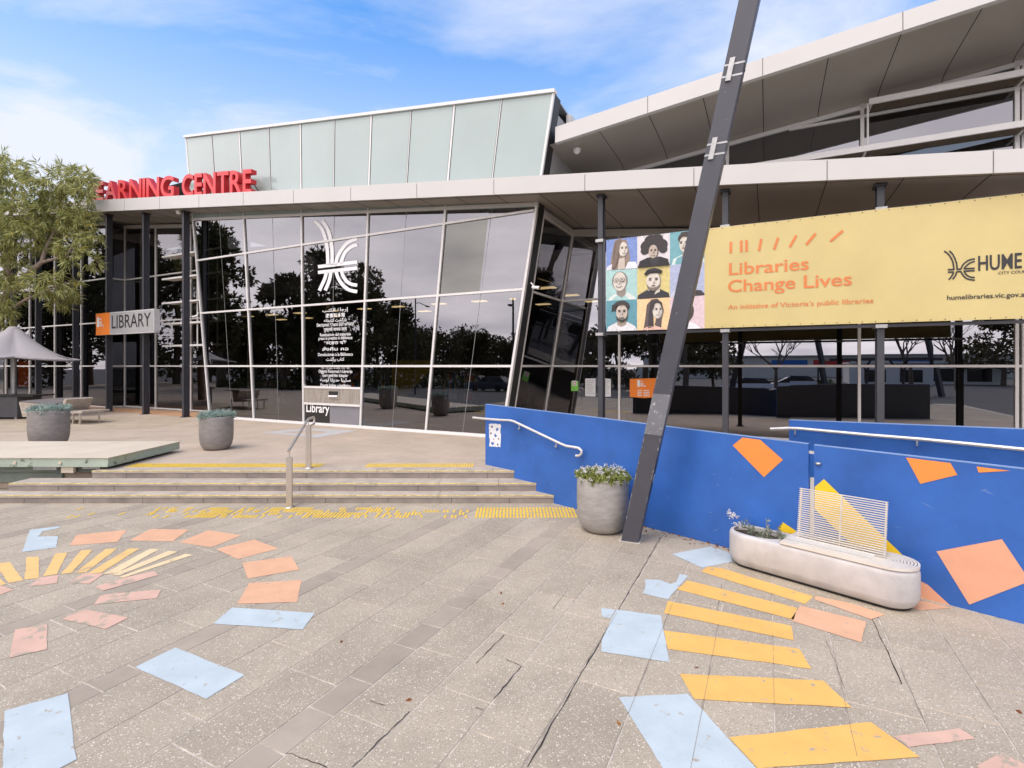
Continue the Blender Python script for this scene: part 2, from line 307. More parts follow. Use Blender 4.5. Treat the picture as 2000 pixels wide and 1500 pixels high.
def in_blobs(blobs, n, shell=.45):
    vol = np.array([b[1]*b[2]*b[3] if len(b) == 4 else b[1]**3 for b in blobs])**.75; pick = rng.choice(len(blobs), n, p=vol/vol.sum())
    c = np.array([tuple(b[0]) for b in blobs])[pick]; r = np.array([b[1:] if len(b) == 4 else (b[1],)*3 for b in blobs])[pick]
    d = rng.normal(size=(n, 3)); d /= np.linalg.norm(d, axis=1, keepdims=True); rad = rng.random((n, 1))**shell
    return c+d*r*rad, d
def blade_cluster(pts, dirs, k, ln, wd, spread, droop, bend=0.):
    n = len(pts); b = np.repeat(pts, k, 0); d = np.repeat(dirs, k, 0)+rng.normal(size=(n*k, 3))*spread; d[:, 2] -= droop
    return leaves(b, d, ln*(.6+.8*rng.random(n*k)), wd*(.7+.6*rng.random(n*k)), bend)

# text -> outline faces in (x, y)
def text_faces(body, bold=0.0, res=3, ext=0.0):
    cu = bpy.data.curves.new('t', 'FONT'); cu.body = body; cu.size = 1; cu.offset = bold; cu.resolution_u = res; cu.extrude = ext
    ob = bpy.data.objects.new('t', cu); sc.collection.objects.link(ob); dg = bpy.context.evaluated_depsgraph_get(); dg.update()
    me = ob.evaluated_get(dg).to_mesh(); vs = [tuple(v.co) for v in me.vertices]; fs = [tuple(p.vertices) for p in me.polygons]
    ob.evaluated_get(dg).to_mesh_clear(); bpy.data.objects.remove(ob); bpy.data.curves.remove(cu)
    return vs, fs
def put_text(mb, body, fn, x0, y0, width=None, cap=.1, bold=.0, m=0, center=False, ext=0., res=3):
    """fn(x, y, z)->world; x0,y0 = baseline start"""
    vs, fs = text_faces(body, bold, res, ext)
    if not vs: return mb
    xs = [v[0] for v in vs]; sy = cap/.70; a, b = min(xs), max(xs); sx = width/(b-a) if width else sy
    off = x0-a*sx if not center else x0-(a+b)/2*sx
    mb.add([fn(off+v[0]*sx, y0+v[1]*sy, v[2]) for v in vs], fs, m); return mb

def smooth(pts, k=6):
    P = [Vector((p[0], p[1], 0)) for p in pts]; out = []
    for i in range(len(P)-1):
        p0 = P[max(i-1, 0)]; p1 = P[i]; p2 = P[i+1]; p3 = P[min(i+2, len(P)-1)]
        for j in range(k):
            t = j/k; out.append(.5*((2*p1)+(p2-p0)*t+(2*p0-5*p1+4*p2-p3)*t*t+(3*p1-p0-3*p2+p3)*t**3))
    return out+[P[-1]]
def stroke(mb, pts, half, fn, m=0, k=6):
    P = smooth(pts, k) if len(pts) > 2 else [Vector((p[0], p[1], 0)) for p in pts]; vs = []
    for i, p in enumerate(P):
        t = (P[min(i+1, len(P)-1)]-P[max(i-1, 0)]).normalized(); n = Vector((-t.y, t.x, 0))*half
        vs += [fn(p.x+n.x, p.y+n.y), fn(p.x-n.x, p.y-n.y)]
    return mb.add(vs, [(2*i, 2*i+1, 2*i+3, 2*i+2) for i in range(len(P)-1)], m)

# ================================================================== THE SETTING
g = MB(); g.poly([(-500, -500, -.03), (500, -500, -.03), (500, 500, -.03), (-500, 500, -.03)]); tag(g.build('ground', 'ground'), kind='structure')
# plaza: slabs laid along the facade normal, with dark paver bands
def AB(a, b, z): return Vector((U.x*a+M_.x*b, U.y*a+M_.y*b, z))
rows = []   # (a0, a1, kind)
a = -2.72
while a < 10: rows.append((a, a+.46, 0)); a += .46
a = -2.72; k = 0
while a > -16:
    if k % 4 == 0: rows.append((a-.24, a, 1)); a -= .24
    else: rows.append((a-.503, a, 0)); a -= .503
    k += 1
pv = MB(); tints = []
for a0, a1, kd in rows:
    b = -8-random.random(); ln0 = .40 if kd else .92
    while b < 12:
        ln = ln0*(1 if not kd else random.choice((.7, 1, 1.35))); gp = .005
        if -12 < AB((a0+a1)/2, b, 0).y < 10.6:
            q = [(a0+gp, b+gp), (a1-gp, b+gp), (a1-gp, b+ln-gp), (a0+gp, b+ln-gp)]; c = .003
            zz = random.uniform(-.001, .0012)
            top = [AB(x, y, zz) for x, y in ((q[0][0]+c, q[0][1]+c), (q[1][0]-c, q[1][1]+c), (q[2][0]-c, q[2][1]-c), (q[3][0]+c, q[3][1]-c))]; bot = [AB(x, y, -.006) for x, y in q]
            pv.add(top+bot, [(0, 1, 2, 3), (4, 5, 1, 0), (5, 6, 2, 1), (6, 7, 3, 2), (7, 4, 0, 3)], kd)
            tints += [random.uniform(.91, 1.07)]*5
        b += ln
plaza = pv.build('plaza', ['slab', 'band']); tag(plaza, kind='structure')
at = plaza.data.attributes.new('tint', 'FLOAT', 'FACE'); at.data.foreach_set('value', tints)
jb = MB(); jb.poly([AB(-16.5, -9, -.005), AB(10.5, -9, -.005), AB(10.5, 12, -.005), AB(-16.5, 12, -.005)]); jb.build('bedding', 'joint', plaza)
# open cracks between slabs
cr = MB()
def crack(pts, wd):
    vs = []
    for i, p in enumerate(pts):
        d = (Vector(pts[min(i+1, len(pts)-1)])-Vector(pts[max(i-1, 0)])).normalized(); n = Vector((-d.y, d.x, 0)); w_ = wd*random.uniform(.2, .8)
        vs += [Vector((p[0], p[1], .0028))+n*w_, Vector((p[0], p[1], .0028))-n*w_]
    cr.add(vs, [(2*i, 2*i+1, 2*i+3, 2*i+2) for i in range(len(pts)-1)])
def cline(p, q, wd, k=26):
    p, q = G(*p), G(*q); crack([p.lerp(q, i/k)+Vector((random.uniform(-.006, .006), random.uniform(-.006, .006), 0)) for i in range(k+1)], wd)
cline((1029, 1500), (1291, 1048), .008, 44); cline((687, 1500), (800, 1390), .006, 12); cline((930, 1296), (985, 1240), .006, 8); cline((965, 1365), (1020, 1300), .007, 10)
cline((985, 1287), (1018, 1300), .005, 6); cline((560, 1470), (640, 1500), .007, 8); cline((1703, 1209), (1762, 1336), .007, 14); cline((1410, 1140), (1400, 1200), .004, 8); cline((1610, 1240), (1650, 1345), .003, 10)
cline((1080, 1190), (1110, 1150), .003, 8); cline((1735, 1330), (1762, 1337), .003, 5); cline((930, 1383), (945, 1388), .005, 4); cline((722, 1368), (750, 1378), .005, 4)
cr.build('open_joint', 'crack', plaza)
pj = MB()
for i in range(3, 15):
    a = -2.72+.46*i; b = -2.0
    while b < 5.0:
        l = random.uniform(.3, 1.1); q = [(a-.0015, b), (a+.0015, b), (a+.0015, b+l), (a-.0015, b+l)]; b += l+random.choice((0, .05, .3))
        if all(G(1100, 1490).y-.3 < AB(x, y, 0).y and WN.dot(AB(x, y, 0)-WA) > .02 for x, y in q): pj.poly([AB(x, y, .0052) for x, y in q])
pj.build('dirt_joint', mat('dirt_joint', (.24, .19, .14), .9, var=.3, vs=8), plaza)
# painted shapes on the plaza
def Z4(l): return [(.35*x, 980+.35*y) for x, y in l]
def Z1(l): return [(.25*x, 750+.25*y) for x, y in l]
def Z6(l): return [(1100+.45*x, 980+.45*y) for x, y in l]
shapes = [('blue', Z1([(235, 1140), (470, 1112), (465, 1128), (335, 1152), (295, 1195), (452, 1190), (440, 1280), (172, 1315)])),
 ('orange', Z1([(600, 1180), (990, 1142), (920, 1235), (540, 1265)])), ('orange', Z1([(1175, 1135), (1480, 1138), (1350, 1232), (1010, 1225)])), ('orange', Z4([(1160, 160), (1350, 188), (1180, 255), (1000, 228)])),
 ('orange', Z4([(1420, 212), (1555, 262), (1330, 322), (1205, 265)])), ('orange', Z4([(1350, 342), (1625, 305), (1672, 380), (1385, 430)])), ('orange', Z4([(1390, 455), (1685, 438), (1655, 562), (1325, 572)])),
 ('sand', Z4([(-30, 345), (55, 338), (130, 440), (50, 455)])), ('sand', Z4([(-40, 440), (0, 432), (35, 460), (-20, 475)])), ('sand', Z4([(148, 310), (215, 308), (218, 428), (137, 435)])), ('sand', Z4([(310, 290), (375, 285), (318, 405), (240, 418)])),
 ('sand', Z4([(455, 272), (518, 268), (400, 398), (340, 405)])), ('sand', Z4([(590, 265), (655, 262), (480, 395), (415, 400)])), ('sand', Z4([(720, 262), (778, 262), (565, 398), (490, 402)])),
 ('cream', Z4([(835, 265), (890, 265), (650, 400), (575, 405)])), ('cream', Z4([(940, 275), (992, 280), (668, 412), (625, 408)])), ('cream', Z4([(1035, 292), (1078, 298), (690, 425), (662, 422)])),
 ('pink', Z4([(-60, 478), (0, 468), (78, 492), (-20, 528)])), ('pink', Z4([(215, 425), (330, 410), (318, 455), (165, 475)])), ('pink', Z4([(465, 402), (580, 402), (500, 460), (385, 452)])), ('pink', Z4([(690, 427), (860, 388), (885, 410), (575, 498), (530, 475)])),
 ('pink', Z4([(590, 518), (900, 492), (875, 540), (525, 575), (555, 530)])), ('pink', Z4([(475, 602), (718, 648), (590, 712), (345, 655)])), ('pink', Z4([(85, 715), (262, 685), (262, 825), (52, 873)])),
 ('blue', Z4([(1295, 592), (1755, 622), (1690, 715), (1192, 682)])), ('blue', Z4([(980, 815), (1365, 970), (1150, 1103), (755, 925)])), ('blue', Z4([(25, 1170), (378, 1070), (428, 1440), (200, 1560), (12, 1640)])),
 ('blue', Z6([(470, 228), (640, 195), (725, 225), (735, 262), (605, 288)])), ('blue', Z6([(355, 338), (420, 340), (465, 358), (490, 350), (505, 315), (543, 322), (455, 425), (345, 398), (358, 365)])),
 ('blue', Z6([(232, 470), (425, 495), (435, 560), (462, 698), (165, 652), (168, 600), (208, 512)])), ('blue', Z6([(165, 462), (228, 470), (204, 508), (168, 500)])), ('blue', Z6([(240, 850), (540, 835), (838, 1160), (930, 1300), (520, 1300)])),
 ('yellow', Z6([(625, 283), (690, 290), (1085, 412), (1050, 445), (600, 305)])), ('yellow', Z6([(540, 343), (1015, 462), (1000, 513), (492, 380)])), ('yellow', Z6([(455, 432), (990, 540), (1000, 603), (437, 485)])),
 ('yellow', Z6([(437, 560), (1025, 640), (1078, 727), (455, 640)])), ('yellow', Z6([(505, 748), (1130, 778), (1252, 895), (570, 858)])), ('yellow', Z6([(720, 1025), (1335, 958), (1548, 1110), (845, 1160)])),
 ('orange', Z6([(1095, 410), (1240, 440), (1400, 490), (1335, 512), (1090, 425)])), ('orange', Z6([(1030, 452), (1315, 522), (1295, 612), (985, 515)])), ('orange', Z6([(1480, 450), (1560, 432), (1690, 463), (1545, 472)])),
 ('pink', Z6([(1435, 1020), (1720, 985), (1790, 1030), (1500, 1068)])), ('pink', Z6([(1900, 1092), (2040, 1150), (1950, 1230), (1790, 1150)]))]
for c, pts in shapes:
    e = []
    for i, p in enumerate(pts):      # slightly ragged hand-painted edges
        q = pts[(i+1) % len(pts)]; A, Bq = G(*p), G(*q); n = max(1, int((Bq-A).length/.10))
        for j in range(n):
            t = A.lerp(Bq, j/n); e.append(Vector((t.x+(random.uniform(-.004, .004) if j else 0), t.y+(random.uniform(-.004, .004) if j else 0), .004)))
    MB().poly(e).build('painted_shape', PAINT[c], plaza)
# landing and steps
SY = (9.14, 9.45, 9.87)
ld = MB()
Pl = [(-60, 10.3), (-8.1, 10.3), (-8.1, 10.17), (xw(10.17), 10.17), (-.56, 10.5), WP(4.2, -.05, 0)[:2], WP(4.2, -1.36, 0)[:2], WP(14, -1.36, 0)[:2], (30, 3), (40, 60), (-60, 60)]
ld.prism([Vector((x, y, -.02)) for x, y in Pl], (0, 0, LZ+.02)); lo = ld.build('landing', 'landing'); tag(lo, kind='structure')
lo.data.attributes.new('tint', 'FLOAT', 'FACE').data.foreach_set('value', [1.0]*len(lo.data.polygons))
dm = MB()     # pale paved diamond and the round seating pad on the landing
def ring(pts, inner):
    o = [G(x, y, LZ+.004) for x, y in pts]; i_ = [G(x, y, LZ+.004) for x, y in inner]; n = len(o)
    dm.add(o+i_, [(k, (k+1) % n, n+(k+1) % n, n+k) for k in range(n)])
ring([(510, 844.5), (600, 836), (697, 841), (620, 855)], [(549, 844.5), (604, 840), (640, 844), (612, 849)])
dm.build('paved_diamond', mat('pale_paver', (.46, .45, .44), .7, var=.12, vs=4), lo)
sp_ = MB(); cpt = G(60, 843, LZ); sp_.poly([Vector((cpt.x-1+4.3*math.cos(t), cpt.y+2.2+2.4*math.sin(t), LZ+.004)) for t in np.linspace(0, 2*math.pi, 56)[:-1]]); sp_.build('seating_pad', mat('sand_paver', (.42, .345, .25), .75, var=.15, vs=2), lo)
st = MB()
def tiles(x0, x1, wd, off):
    xs = [x0]; x = x0+off
    while x < x1-.25: xs.append(x); x += wd*random.uniform(.92, 1.06)
    return list(zip(xs, xs[1:]+[x1]))
for k, (y0, xl) in enumerate(zip(SY, (-15.0, -9.29, -8.1))):
    z0 = .144*k; y1 = SY[k+1]+.02 if k < 2 else 10.175; xr = xw(y0)+.0
    st.prism([Vector(p) for p in ((xl+.01, y0+.012, z0), (xr-.012, y0+.012, z0), (xw(y1)-.012, y1, z0), (xl+.01, y1, z0))], (0, 0, .10), 3)
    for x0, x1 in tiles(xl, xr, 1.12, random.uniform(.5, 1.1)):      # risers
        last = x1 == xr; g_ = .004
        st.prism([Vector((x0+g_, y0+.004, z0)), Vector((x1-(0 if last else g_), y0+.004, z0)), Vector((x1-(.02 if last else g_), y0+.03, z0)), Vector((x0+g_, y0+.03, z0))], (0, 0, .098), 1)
    for x0, x1 in tiles(xl, xr, 1.15, random.uniform(.5, 1.1)):      # treads
        last = x1 == xr; g_ = .003; xb = xw(y1) if last else x1-g_
        st.prism([Vector((x0+g_, y0-.006, z0+.102)), Vector((x1-(0 if last else g_), y0-.006, z0+.102)), Vector((xb, y1, z0+.102)), Vector((x0+g_, y1, z0+.102))], (0, 0, .042 + (.0 if k < 2 else .001)), 0)
        st.prism([Vector((x0+g_, y0-.0085, z0+.132)), Vector((x1-(0 if last else g_), y0-.0085, z0+.132)), Vector((x1-(.008 if last else g_), y0+.012, z0+.132)), Vector((x0+g_, y0+.012, z0+.132))], (0, 0, .0142), 2)
steps = st.build('steps', ['step', 'riser', 'nosing', 'crack']); tag(steps, kind='structure')
# ramp between the two blue walls
rm = MB(); rm.prism([WP(.0+4.2, -.055, -.01), WP(14, -.055, -.01), WP(14, -.055, .02), WP(4.2, -.055, LZ)], -WN*1.25); tag(rm.build('ramp', mat('ramp_concrete', (.30, .28, .26), .8)), kind='structure')
# tactile ground strips
def strip(name, y0, y1, x0, x1, z, rowsN, m, miss, label):
    b = MB(); x = x0
    rl = (y1-y0)/rowsN
    while x < x1:
        for r_ in range(rowsN):
            nz = noise.noise(Vector((x*1.5, r_*.9, name.__len__())))*.5+.5
            if nz*.75+random.random()*.4 < miss(x): continue
            ya, yb = y0+r_*rl+.012, y0+(r_+1)*rl-.012
            b.prism([Vector((x, ya, z-.002)), Vector((x+.034, ya, z-.002)), Vector((x+.034, yb, z-.002)), Vector((x, yb, z-.002))], (0, 0, .0075))
        x += .056
    return tag(b.build(name, m, loc=((x0+x1)/2, y0, z)), label, 'tactile strip')
s0 = random.getstate()
strip('tactile_strip', 8.26, 8.87, -7.6, 1.06, 0, 4, 'tactile', lambda x: .82 if x < -6.2 else (.66 if x < -5.2 else (.50 if x < -2 else (.62 if x < -.6 else .1))), 'worn double row of yellow tactile bars on the plaza below the steps')
strip('tactile_strip', 10.20, 10.60, -7.75, -3.85, LZ, 1, 'tactile2', lambda x: .12, 'yellow tactile bars at the top of the steps left of and around the handrail post')
strip('tactile_strip', 10.20, 10.60, -2.95, -.78, LZ, 1, 'tactile2', lambda x: .2, 'short row of yellow tactile bars at the top of the steps beside the blue wall')

# ================================================================== LIBRARY BUILDING
bd = thing('library_building', FP(0, 0, LZ), 'glass library building with a flared glass box, sloping canopy and curved upper roof', 'building')
T2, T3, T4, T5 = 2.45, 4.56, 6.68, 8.79
def dk(k, z): return -10.4+2.594*k+(z-LZ)/6.25*(-.85+.38*k)          # fanned mullions of the flared box
def ztop(d): return 8.41-(d+11.54)*.1006
def zfro(d): return 11.74-(d+11.98)*.1253
def zb(d): return 6.88-.112*(d-3.685)           # canopy underside at its edge
def hc(d): return .39+.0045*max(0, 3.7-d)
WF = -.841
def solve_top(k, fz):
    z = 8
    for _ in range(30): z = fz(dk(k, z))
    return z
# --- curtain wall of the flared box
cw = MB(); px_ = .075
def mull(k, z0, z1, w0=-.05, w1=.06, hw=.034, mb=None, m=0):
    mb = mb or cw
    mb.prism([FP(dk(k, z0)-hw, w0, z0), FP(dk(k, z0)+hw, w0, z0), FP(dk(k, z1)+hw, w0, z1), FP(dk(k, z1)-hw, w0, z1)], M_*(w1-w0), m)
for k in range(6):
    mull(k, LZ, solve_top(k, ztop)-.02)
for z in (LZ+.05, T2, T3, T4):
    e = 5 if z < 6.6 else 4.98
    cw.prism([FP(dk(0, z), -.045, z-.032), FP(dk(e, z), -.045, z-.032), FP(dk(e, z), -.045, z+.032), FP(dk(0, z), -.045, z+.032)], M_*.1)
z0_, z5_ = solve_top(0, ztop), solve_top(5, ztop)
cw.prism([FP(dk(0, z0_)-.03, -.06, z0_-.1), FP(dk(5, z5_)+.03, -.06, z5_-.1), FP(dk(5, z5_)+.03, -.06, z5_), FP(dk(0, z0_)-.03, -.06, z0_)], M_*.12, 1)
cw.prism([FP(dk(0, LZ)-.03, -.10, LZ), FP(dk(5, LZ)+.03, -.10, LZ), FP(dk(5, LZ)+.03, -.10, LZ+.03), FP(dk(0, LZ)-.03, -.10, LZ+.03)], M_*.2)
curtain = cw.build('curtain_wall', ['white', 'fascia'], bd)
levels = [LZ+.08, T2, T3, T4, None]
hj = MB()
for j in range(10):
    ka, kb = j/2, (j+1)/2
    for r_ in range(4):
        za = levels[r_]; zt = levels[r_+1]
        if zt is None:
            pa, pb = solve_top(ka, ztop)-.06, solve_top(kb, ztop)-.06
        else: pa = pb = zt
        if r_ == 3 and j == 9: pb = max(pb, za+.02)
        if j in (4, 5) and r_ == 0: za = 1.83 if j in (4, 5) else za
        cur = 'glassg' if (j == 8 and r_ == 2) else 'glass'
        pane_of([FP(dk(ka, za), 0, za), FP(dk(kb, za), 0, za), FP(dk(kb, pb), 0, pb), FP(dk(ka, pa), 0, pa)], cur, curtain)
    if j % 2 == 0:      # silicone joint between the two lights of a bay
        hj.prism([FP(dk(kb, LZ)-.006, -.004, LZ+.08), FP(dk(kb, LZ)+.006, -.004, LZ+.08), FP(dk(kb, 7.6)+.006, -.004, solve_top(kb, ztop)-.08), FP(dk(kb, 7.6)-.006, -.004, solve_top(kb, ztop)-.08)], M_*.008)
hj.build('glazing_joint', mat('grey_silicone', (.25, .25, .25), .5), curtain)
# --- book return chute in the third bay
br = MB(); da, db = dk(2, 1.5)+.04, dk(3, 1.5)-.04
zl, zh = fpix(650, 790, 0)[1], fpix(650, 757, 0)[1]
br.prism([FP(dk(2, zl)+.03, -.03, zl), FP(dk(3, zl)-.03, -.03, zl), FP(dk(3, zh)-.03, -.03, zh), FP(dk(2, zh)+.03, -.03, zh)], M_*.15, 0)
for z in (zl, zh): br.prism([FP(dk(2, z), -.05, z-.035), FP(dk(3, z), -.05, z-.035), FP(dk(3, z), -.05, z+.035), FP(dk(2, z), -.05, z+.035)], M_*.1, 1)
bret = br.build('book_return', [mat('brushed_chute', (.42, .38, .33), .4, .5, var=.25, vs=3, stretch=(6, 6, .6)), 'white'], bd)
sl = MB(); dm_, zm = fpix(653, 770, 0); sl.prism([FP(dm_-.26, -.045, zm-.15), FP(dm_+.26, -.045, zm-.15), FP(dm_+.26, -.045, zm+.17), FP(dm_-.26, -.045, zm+.17)], M_*.02, 0)
sl.prism([FP(dm_-.2, -.052, zm-.04), FP(dm_+.2, -.052, zm-.04), FP(dm_+.2, -.052, zm+.1), FP(dm_-.2, -.052, zm+.1)], M_*.012, 1)
sl.prism([FP(dm_-.2, -.10, zm-.08), FP(dm_+.2, -.10, zm-.08), FP(dm_+.2, -.05, zm-.03), FP(dm_-.2, -.05, zm-.03)], M_*.03, 2)
sl.build('slot', ['steel', 'black', 'white'], bret)
dmid = (dk(2, 1)+dk(3, 1))/2-.1
lp = MB(); lp.prism([FP(dk(2, LZ)+.04, .0, LZ+.08), FP(dmid, .0, LZ+.08), FP(dmid, .0, zl-.03), FP(dk(2, zl)+.04, .0, zl-.03)], M_*.03); lp.build('lower_panel', 'black', bret)
lp = MB(); lp.prism([FP(dmid, .0, LZ+.08), FP(dk(3, LZ)-.04, .0, LZ+.08), FP(dk(3, zl)-.04, .0, zl-.03), FP(dmid, .0, zl-.03)], M_*.03); lp.build('lower_panel', mat('grey_panel', (.22, .22, .24), .35, .1, var=.05), bret)
# --- white lettering and emblem on the glass
def FW(w):
    return lambda x, y, z=0: FP(x, w, y)
lt = MB()
d1, zz1 = fpix(598, 804, 0); d2, _ = fpix(643, 804, 0)
put_text(lt, 'Library', FW(-.012), d1+.02, fpix(598, 804, 0)[1], d2-d1, .30, .02)
tag(lt.build('window_lettering', 'vinyl', loc=FP(d1, 0, 1)), 'white word Library on the black panel below the book return', 'lettering')
lt = MB()
def ar(s): return s[::-1]
lines = [('\ufe87\ufead\ufe9f\ufe8e\ufecd \ufe8d\ufedf\ufedc\ufe98\ufe90', 608, 50, 1), ('\u9084\u66f8\u5230\u672c\u9928', 619, 38, 0), ('\ufe91\ufe8e\ufeaf\ufb94\ufeb8\ufe96 \ufb90\ufe98\ufe8e\ufe91\ufea8\ufe8e\ufee7\ufeea', 628, 44, 1),
 ('\u0395\u03c0\u03b9\u03c3\u03c4\u03c1\u03bf\u03c6\u03ae \u03a5\u03bb\u03b9\u03ba\u03bf\u03cd \u03b2\u03b9\u03b2\u03bb\u03b9\u03bf\u03b8\u03ae\u03ba\u03b7\u03c2', 636.5, 73, 0), ('\u092a\u0941\u0938\u094d\u0924\u0915\u0947\u0902 \u0935\u093e\u092a\u0938 \u0932\u093e\u092f', 646, 45, 0), ('Restituzione del materiale', 656, 60, 0), ('preso in prestito in biblioteca', 663, 66, 0),
 ('\u09ab\u09c7\u09b0\u09a4 \u09ac\u0987', 672.5, 44, 0), ('\u0e2a\u0e48\u0e07\u0e04\u0e37\u0e19 \u0e04\u0e2d', 684.5, 51, 0), ('Devoluciones a la Biblioteca', 695, 68, 0), ('\ufb90\ufe98\ufe8e\ufe8f \ufe91\ufeae\ufb94\ufeb8\ufe96', 704.5, 35, 1),
 ('N\u01a1i Tr\u1ea3 L\u1ea1i T\u00e0i Li\u1ec7u Th\u01b0 Vi\u1ec7n', 720, 56, 0), ('Oggetti Returnati l-Librerija', 728, 66, 0), ('Geri getirilen kitaplar', 736, 50, 0), ('\ufebb\ufedf\ufef4\ufe91\ufe8e \ufea3\ufea9\ufef3\ufe9c\ufe8e \ufedf\ufeee\ufeb3\ufeea', 745, 60, 1), ('Povrat knjiga u knji\u017enicu', 755.5, 58, 0)]
wl_ = thing('window_lettering', FP(0, 0, 2), 'column of small white multilingual returns notices on the glass above the book return', 'lettering')
for body, py, wpx, rtl in lines:
    lt = MB()
    c, z = fpix(655, py, 0); wd = fpix(655+wpx/2, py, 0)[0]-fpix(655-wpx/2, py, 0)[0]
    try: put_text(lt, ar(body) if rtl else body, FW(-.012), c, z, wd, .105, .012, 0, True, res=2)
    except Exception as ex: print('text', ex)
    lt.build('text_line', 'vinyl', wl_)
lg = MB()
LOGO = [[(1272, 205), (1345, 290), (1388, 430), (1400, 560), (1400, 640)], [(1345, 200), (1405, 300), (1438, 440), (1443, 560), (1440, 640)], [(1388, 705), (1372, 770), (1345, 830), (1318, 888)], [(1432, 700), (1420, 770), (1400, 830), (1375, 886)],
 [(1690, 380), (1600, 418), (1535, 490), (1492, 570), (1478, 640)], [(1690, 438), (1630, 462), (1575, 510), (1545, 570), (1532, 625)], [(1305, 655), (1690, 608)], [(1305, 710), (1690, 668)],
 [(1480, 690), (1500, 760), (1545, 830), (1610, 880), (1688, 898)], [(1532, 690), (1550, 745), (1585, 795), (1630, 825), (1688, 835)]]
for s_ in LOGO: stroke(lg, [(360+.2*x, 390+.2*y) for x, y in s_], 3.3, lambda x, y: fpt(x, y, -.014))
tag(lg.build('council_emblem', 'vinyl', loc=FP(-3, 0, 5)), 'large white double-line emblem on the upper glass of the flared box', 'emblem')
# --- frosted upper box
fb = MB()
zf0, zf5 = solve_top(0, zfro), solve_top(5, zfro)
fb.prism([FP(dk(0, zf0)-.06, -.10, zf0), FP(dk(5, zf5)+.06, -.10, zf5), FP(dk(5, zf5)+.06, -.10, zf5+.09), FP(dk(0, zf0)-.06, -.10, zf0+.09)], M_*.2)
for j in range(11):
    k = j/2; hw = .032 if j % 2 == 0 else .014
    mull(k, ztop(dk(k, 8))-.05, solve_top(k, zfro), -.045, .03, hw, fb, 0)
    if 0 < j < 10: mull(k, ztop(dk(k, 8))-.05, solve_top(k, zfro), -.043, .0, hw+.012, fb, 1)
frame = fb.build('frosted_lantern', ['white', 'seam'], bd)
for j in range(10):
    a_, b_ = j/2, (j+1)/2; za, zbm = ztop(dk(a_, 8))-.1, ztop(dk(b_, 8))-.1
    MB().prism([FP(dk(a_, za), -.03, za), FP(dk(b_, zbm), -.03, zbm), FP(dk(b_, solve_top(b_, zfro)), -.03, solve_top(b_, zfro)), FP(dk(a_, solve_top(a_, zfro)), -.03, solve_top(a_, zfro))], M_*.02).build('frosted_pane', 'frost', frame)
lr = MB()   # lantern body: right side, left side, roof, back
def side(k, w0, w1, z0, fz, m, dd=0.):
    zt0 = fz(0); lr.add([FP(dk(k, z0)+dd, w0, z0), FP(dk(k, z0)+dd, w1, z0), FP(dk(k, zt0)+dd, w1, zt0), FP(dk(k, zt0)+dd, w0, zt0)], [(0, 1, 2, 3)], m)
side(5, .04, .42, 6.6, lambda q: zf5, 1, .035); side(5, .42, 4.0, 6.6, lambda q: zf5-.35, 0, .0); side(0, .04, 6, 8.0, lambda q: zf0, 0)
lr.prism([FP(dk(0, zf0), .1, zf0-.02), FP(dk(5, zf5), .1, zf5-.02), FP(dk(5, zf5), 6, zf5-.5), FP(dk(0, zf0), 6, zf0-.5)], (0, 0, .05), 0)
lr.prism([FP(dk(5, zf5)-.02, 1.0, zf5-.42), FP(dk(5, zf5)+.12, 1.0, zf5-.42), FP(dk(5, zf5)+.12, 4.2, zf5-.42), FP(dk(5, zf5)-.02, 4.2, zf5-.42)], (0, 0, .3), 2)
lr.poly([FP(dk(0, zf0), 6, 7), FP(dk(5, zf5), 6, 7), FP(dk(5, zf5), 6, zf5-.4), FP(dk(0, zf0), 6, zf0-.4)], 0)
lr.build('lantern_body', ['cladding', 'black', 'fascia'], bd)
# --- right return of the box (side glass) and recessed right wall
WR = 2.9
def edge(w0, w1, z0, z1, hw, m, mb):
    mb.prism([FP(dk(5, z0)-hw, w0, z0), FP(dk(5, z0)+hw, w0, z0), FP(dk(5, z1)+hw, w0, z1), FP(dk(5, z1)-hw, w0, z1)], M_*(w1-w0), m)
rw = MB(); ze = zb(4.0)-.05
edge(.06, .42, LZ, ze, .045, 1, rw); edge(.42, .50, LZ, ze, .05, 0, rw); edge(WR-.06, WR+.06, LZ, ze, .05, 0, rw)
for z in (LZ+.05, T2, T3): rw.prism([FP(dk(5, z)-.03, .5, z-.03), FP(dk(5, z)+.03, .5, z-.03), FP(dk(5, z)+.03, .5, z+.03), FP(dk(5, z)-.03, .5, z+.03)], M_*(WR-.5))
rw.prism([FP(dk(5, ze)-.05, .42, ze-.16), FP(dk(5, ze)+.05, .42, ze-.16), FP(dk(5, ze)+.05, .42, ze), FP(dk(5, ze)-.05, .42, ze)], M_*(WR-.4), 0)
rmul = [fpix(p, 700, WR)[0] for p in (1210, 1421, 1678, 1985)]; rmul += [rmul[-1]+.12, rmul[-1]+3.1, rmul[-1]+6.2]
for d in rmul: rw.prism([FP(d-.032, WR-.05, LZ), FP(d+.032, WR-.05, LZ), FP(d+.032, WR-.05, zb(d)-.1), FP(d-.032, WR-.05, zb(d)-.1)], M_*.11)
dE = rmul[-1]
for z in (LZ+.05, T2, T3): rw.prism([FP(dk(5, z), WR-.045, z-.03), FP(dE, WR-.045, z-.03), FP(dE, WR-.045, z+.03), FP(dk(5, z), WR-.045, z+.03)], M_*.1)
rw.prism([FP(dk(5, ze), WR-.06, zb(3.7)-.26), FP(dE, WR-.06, zb(dE)-.26), FP(dE, WR-.06, zb(dE)-.04), FP(dk(5, ze), WR-.06, zb(3.7)-.04)], M_*.12, 2)
rwall = rw.build('recessed_wall_frame', ['white', 'black', 'fascia'], bd)
zs = [LZ+.08, T2, T3, None]
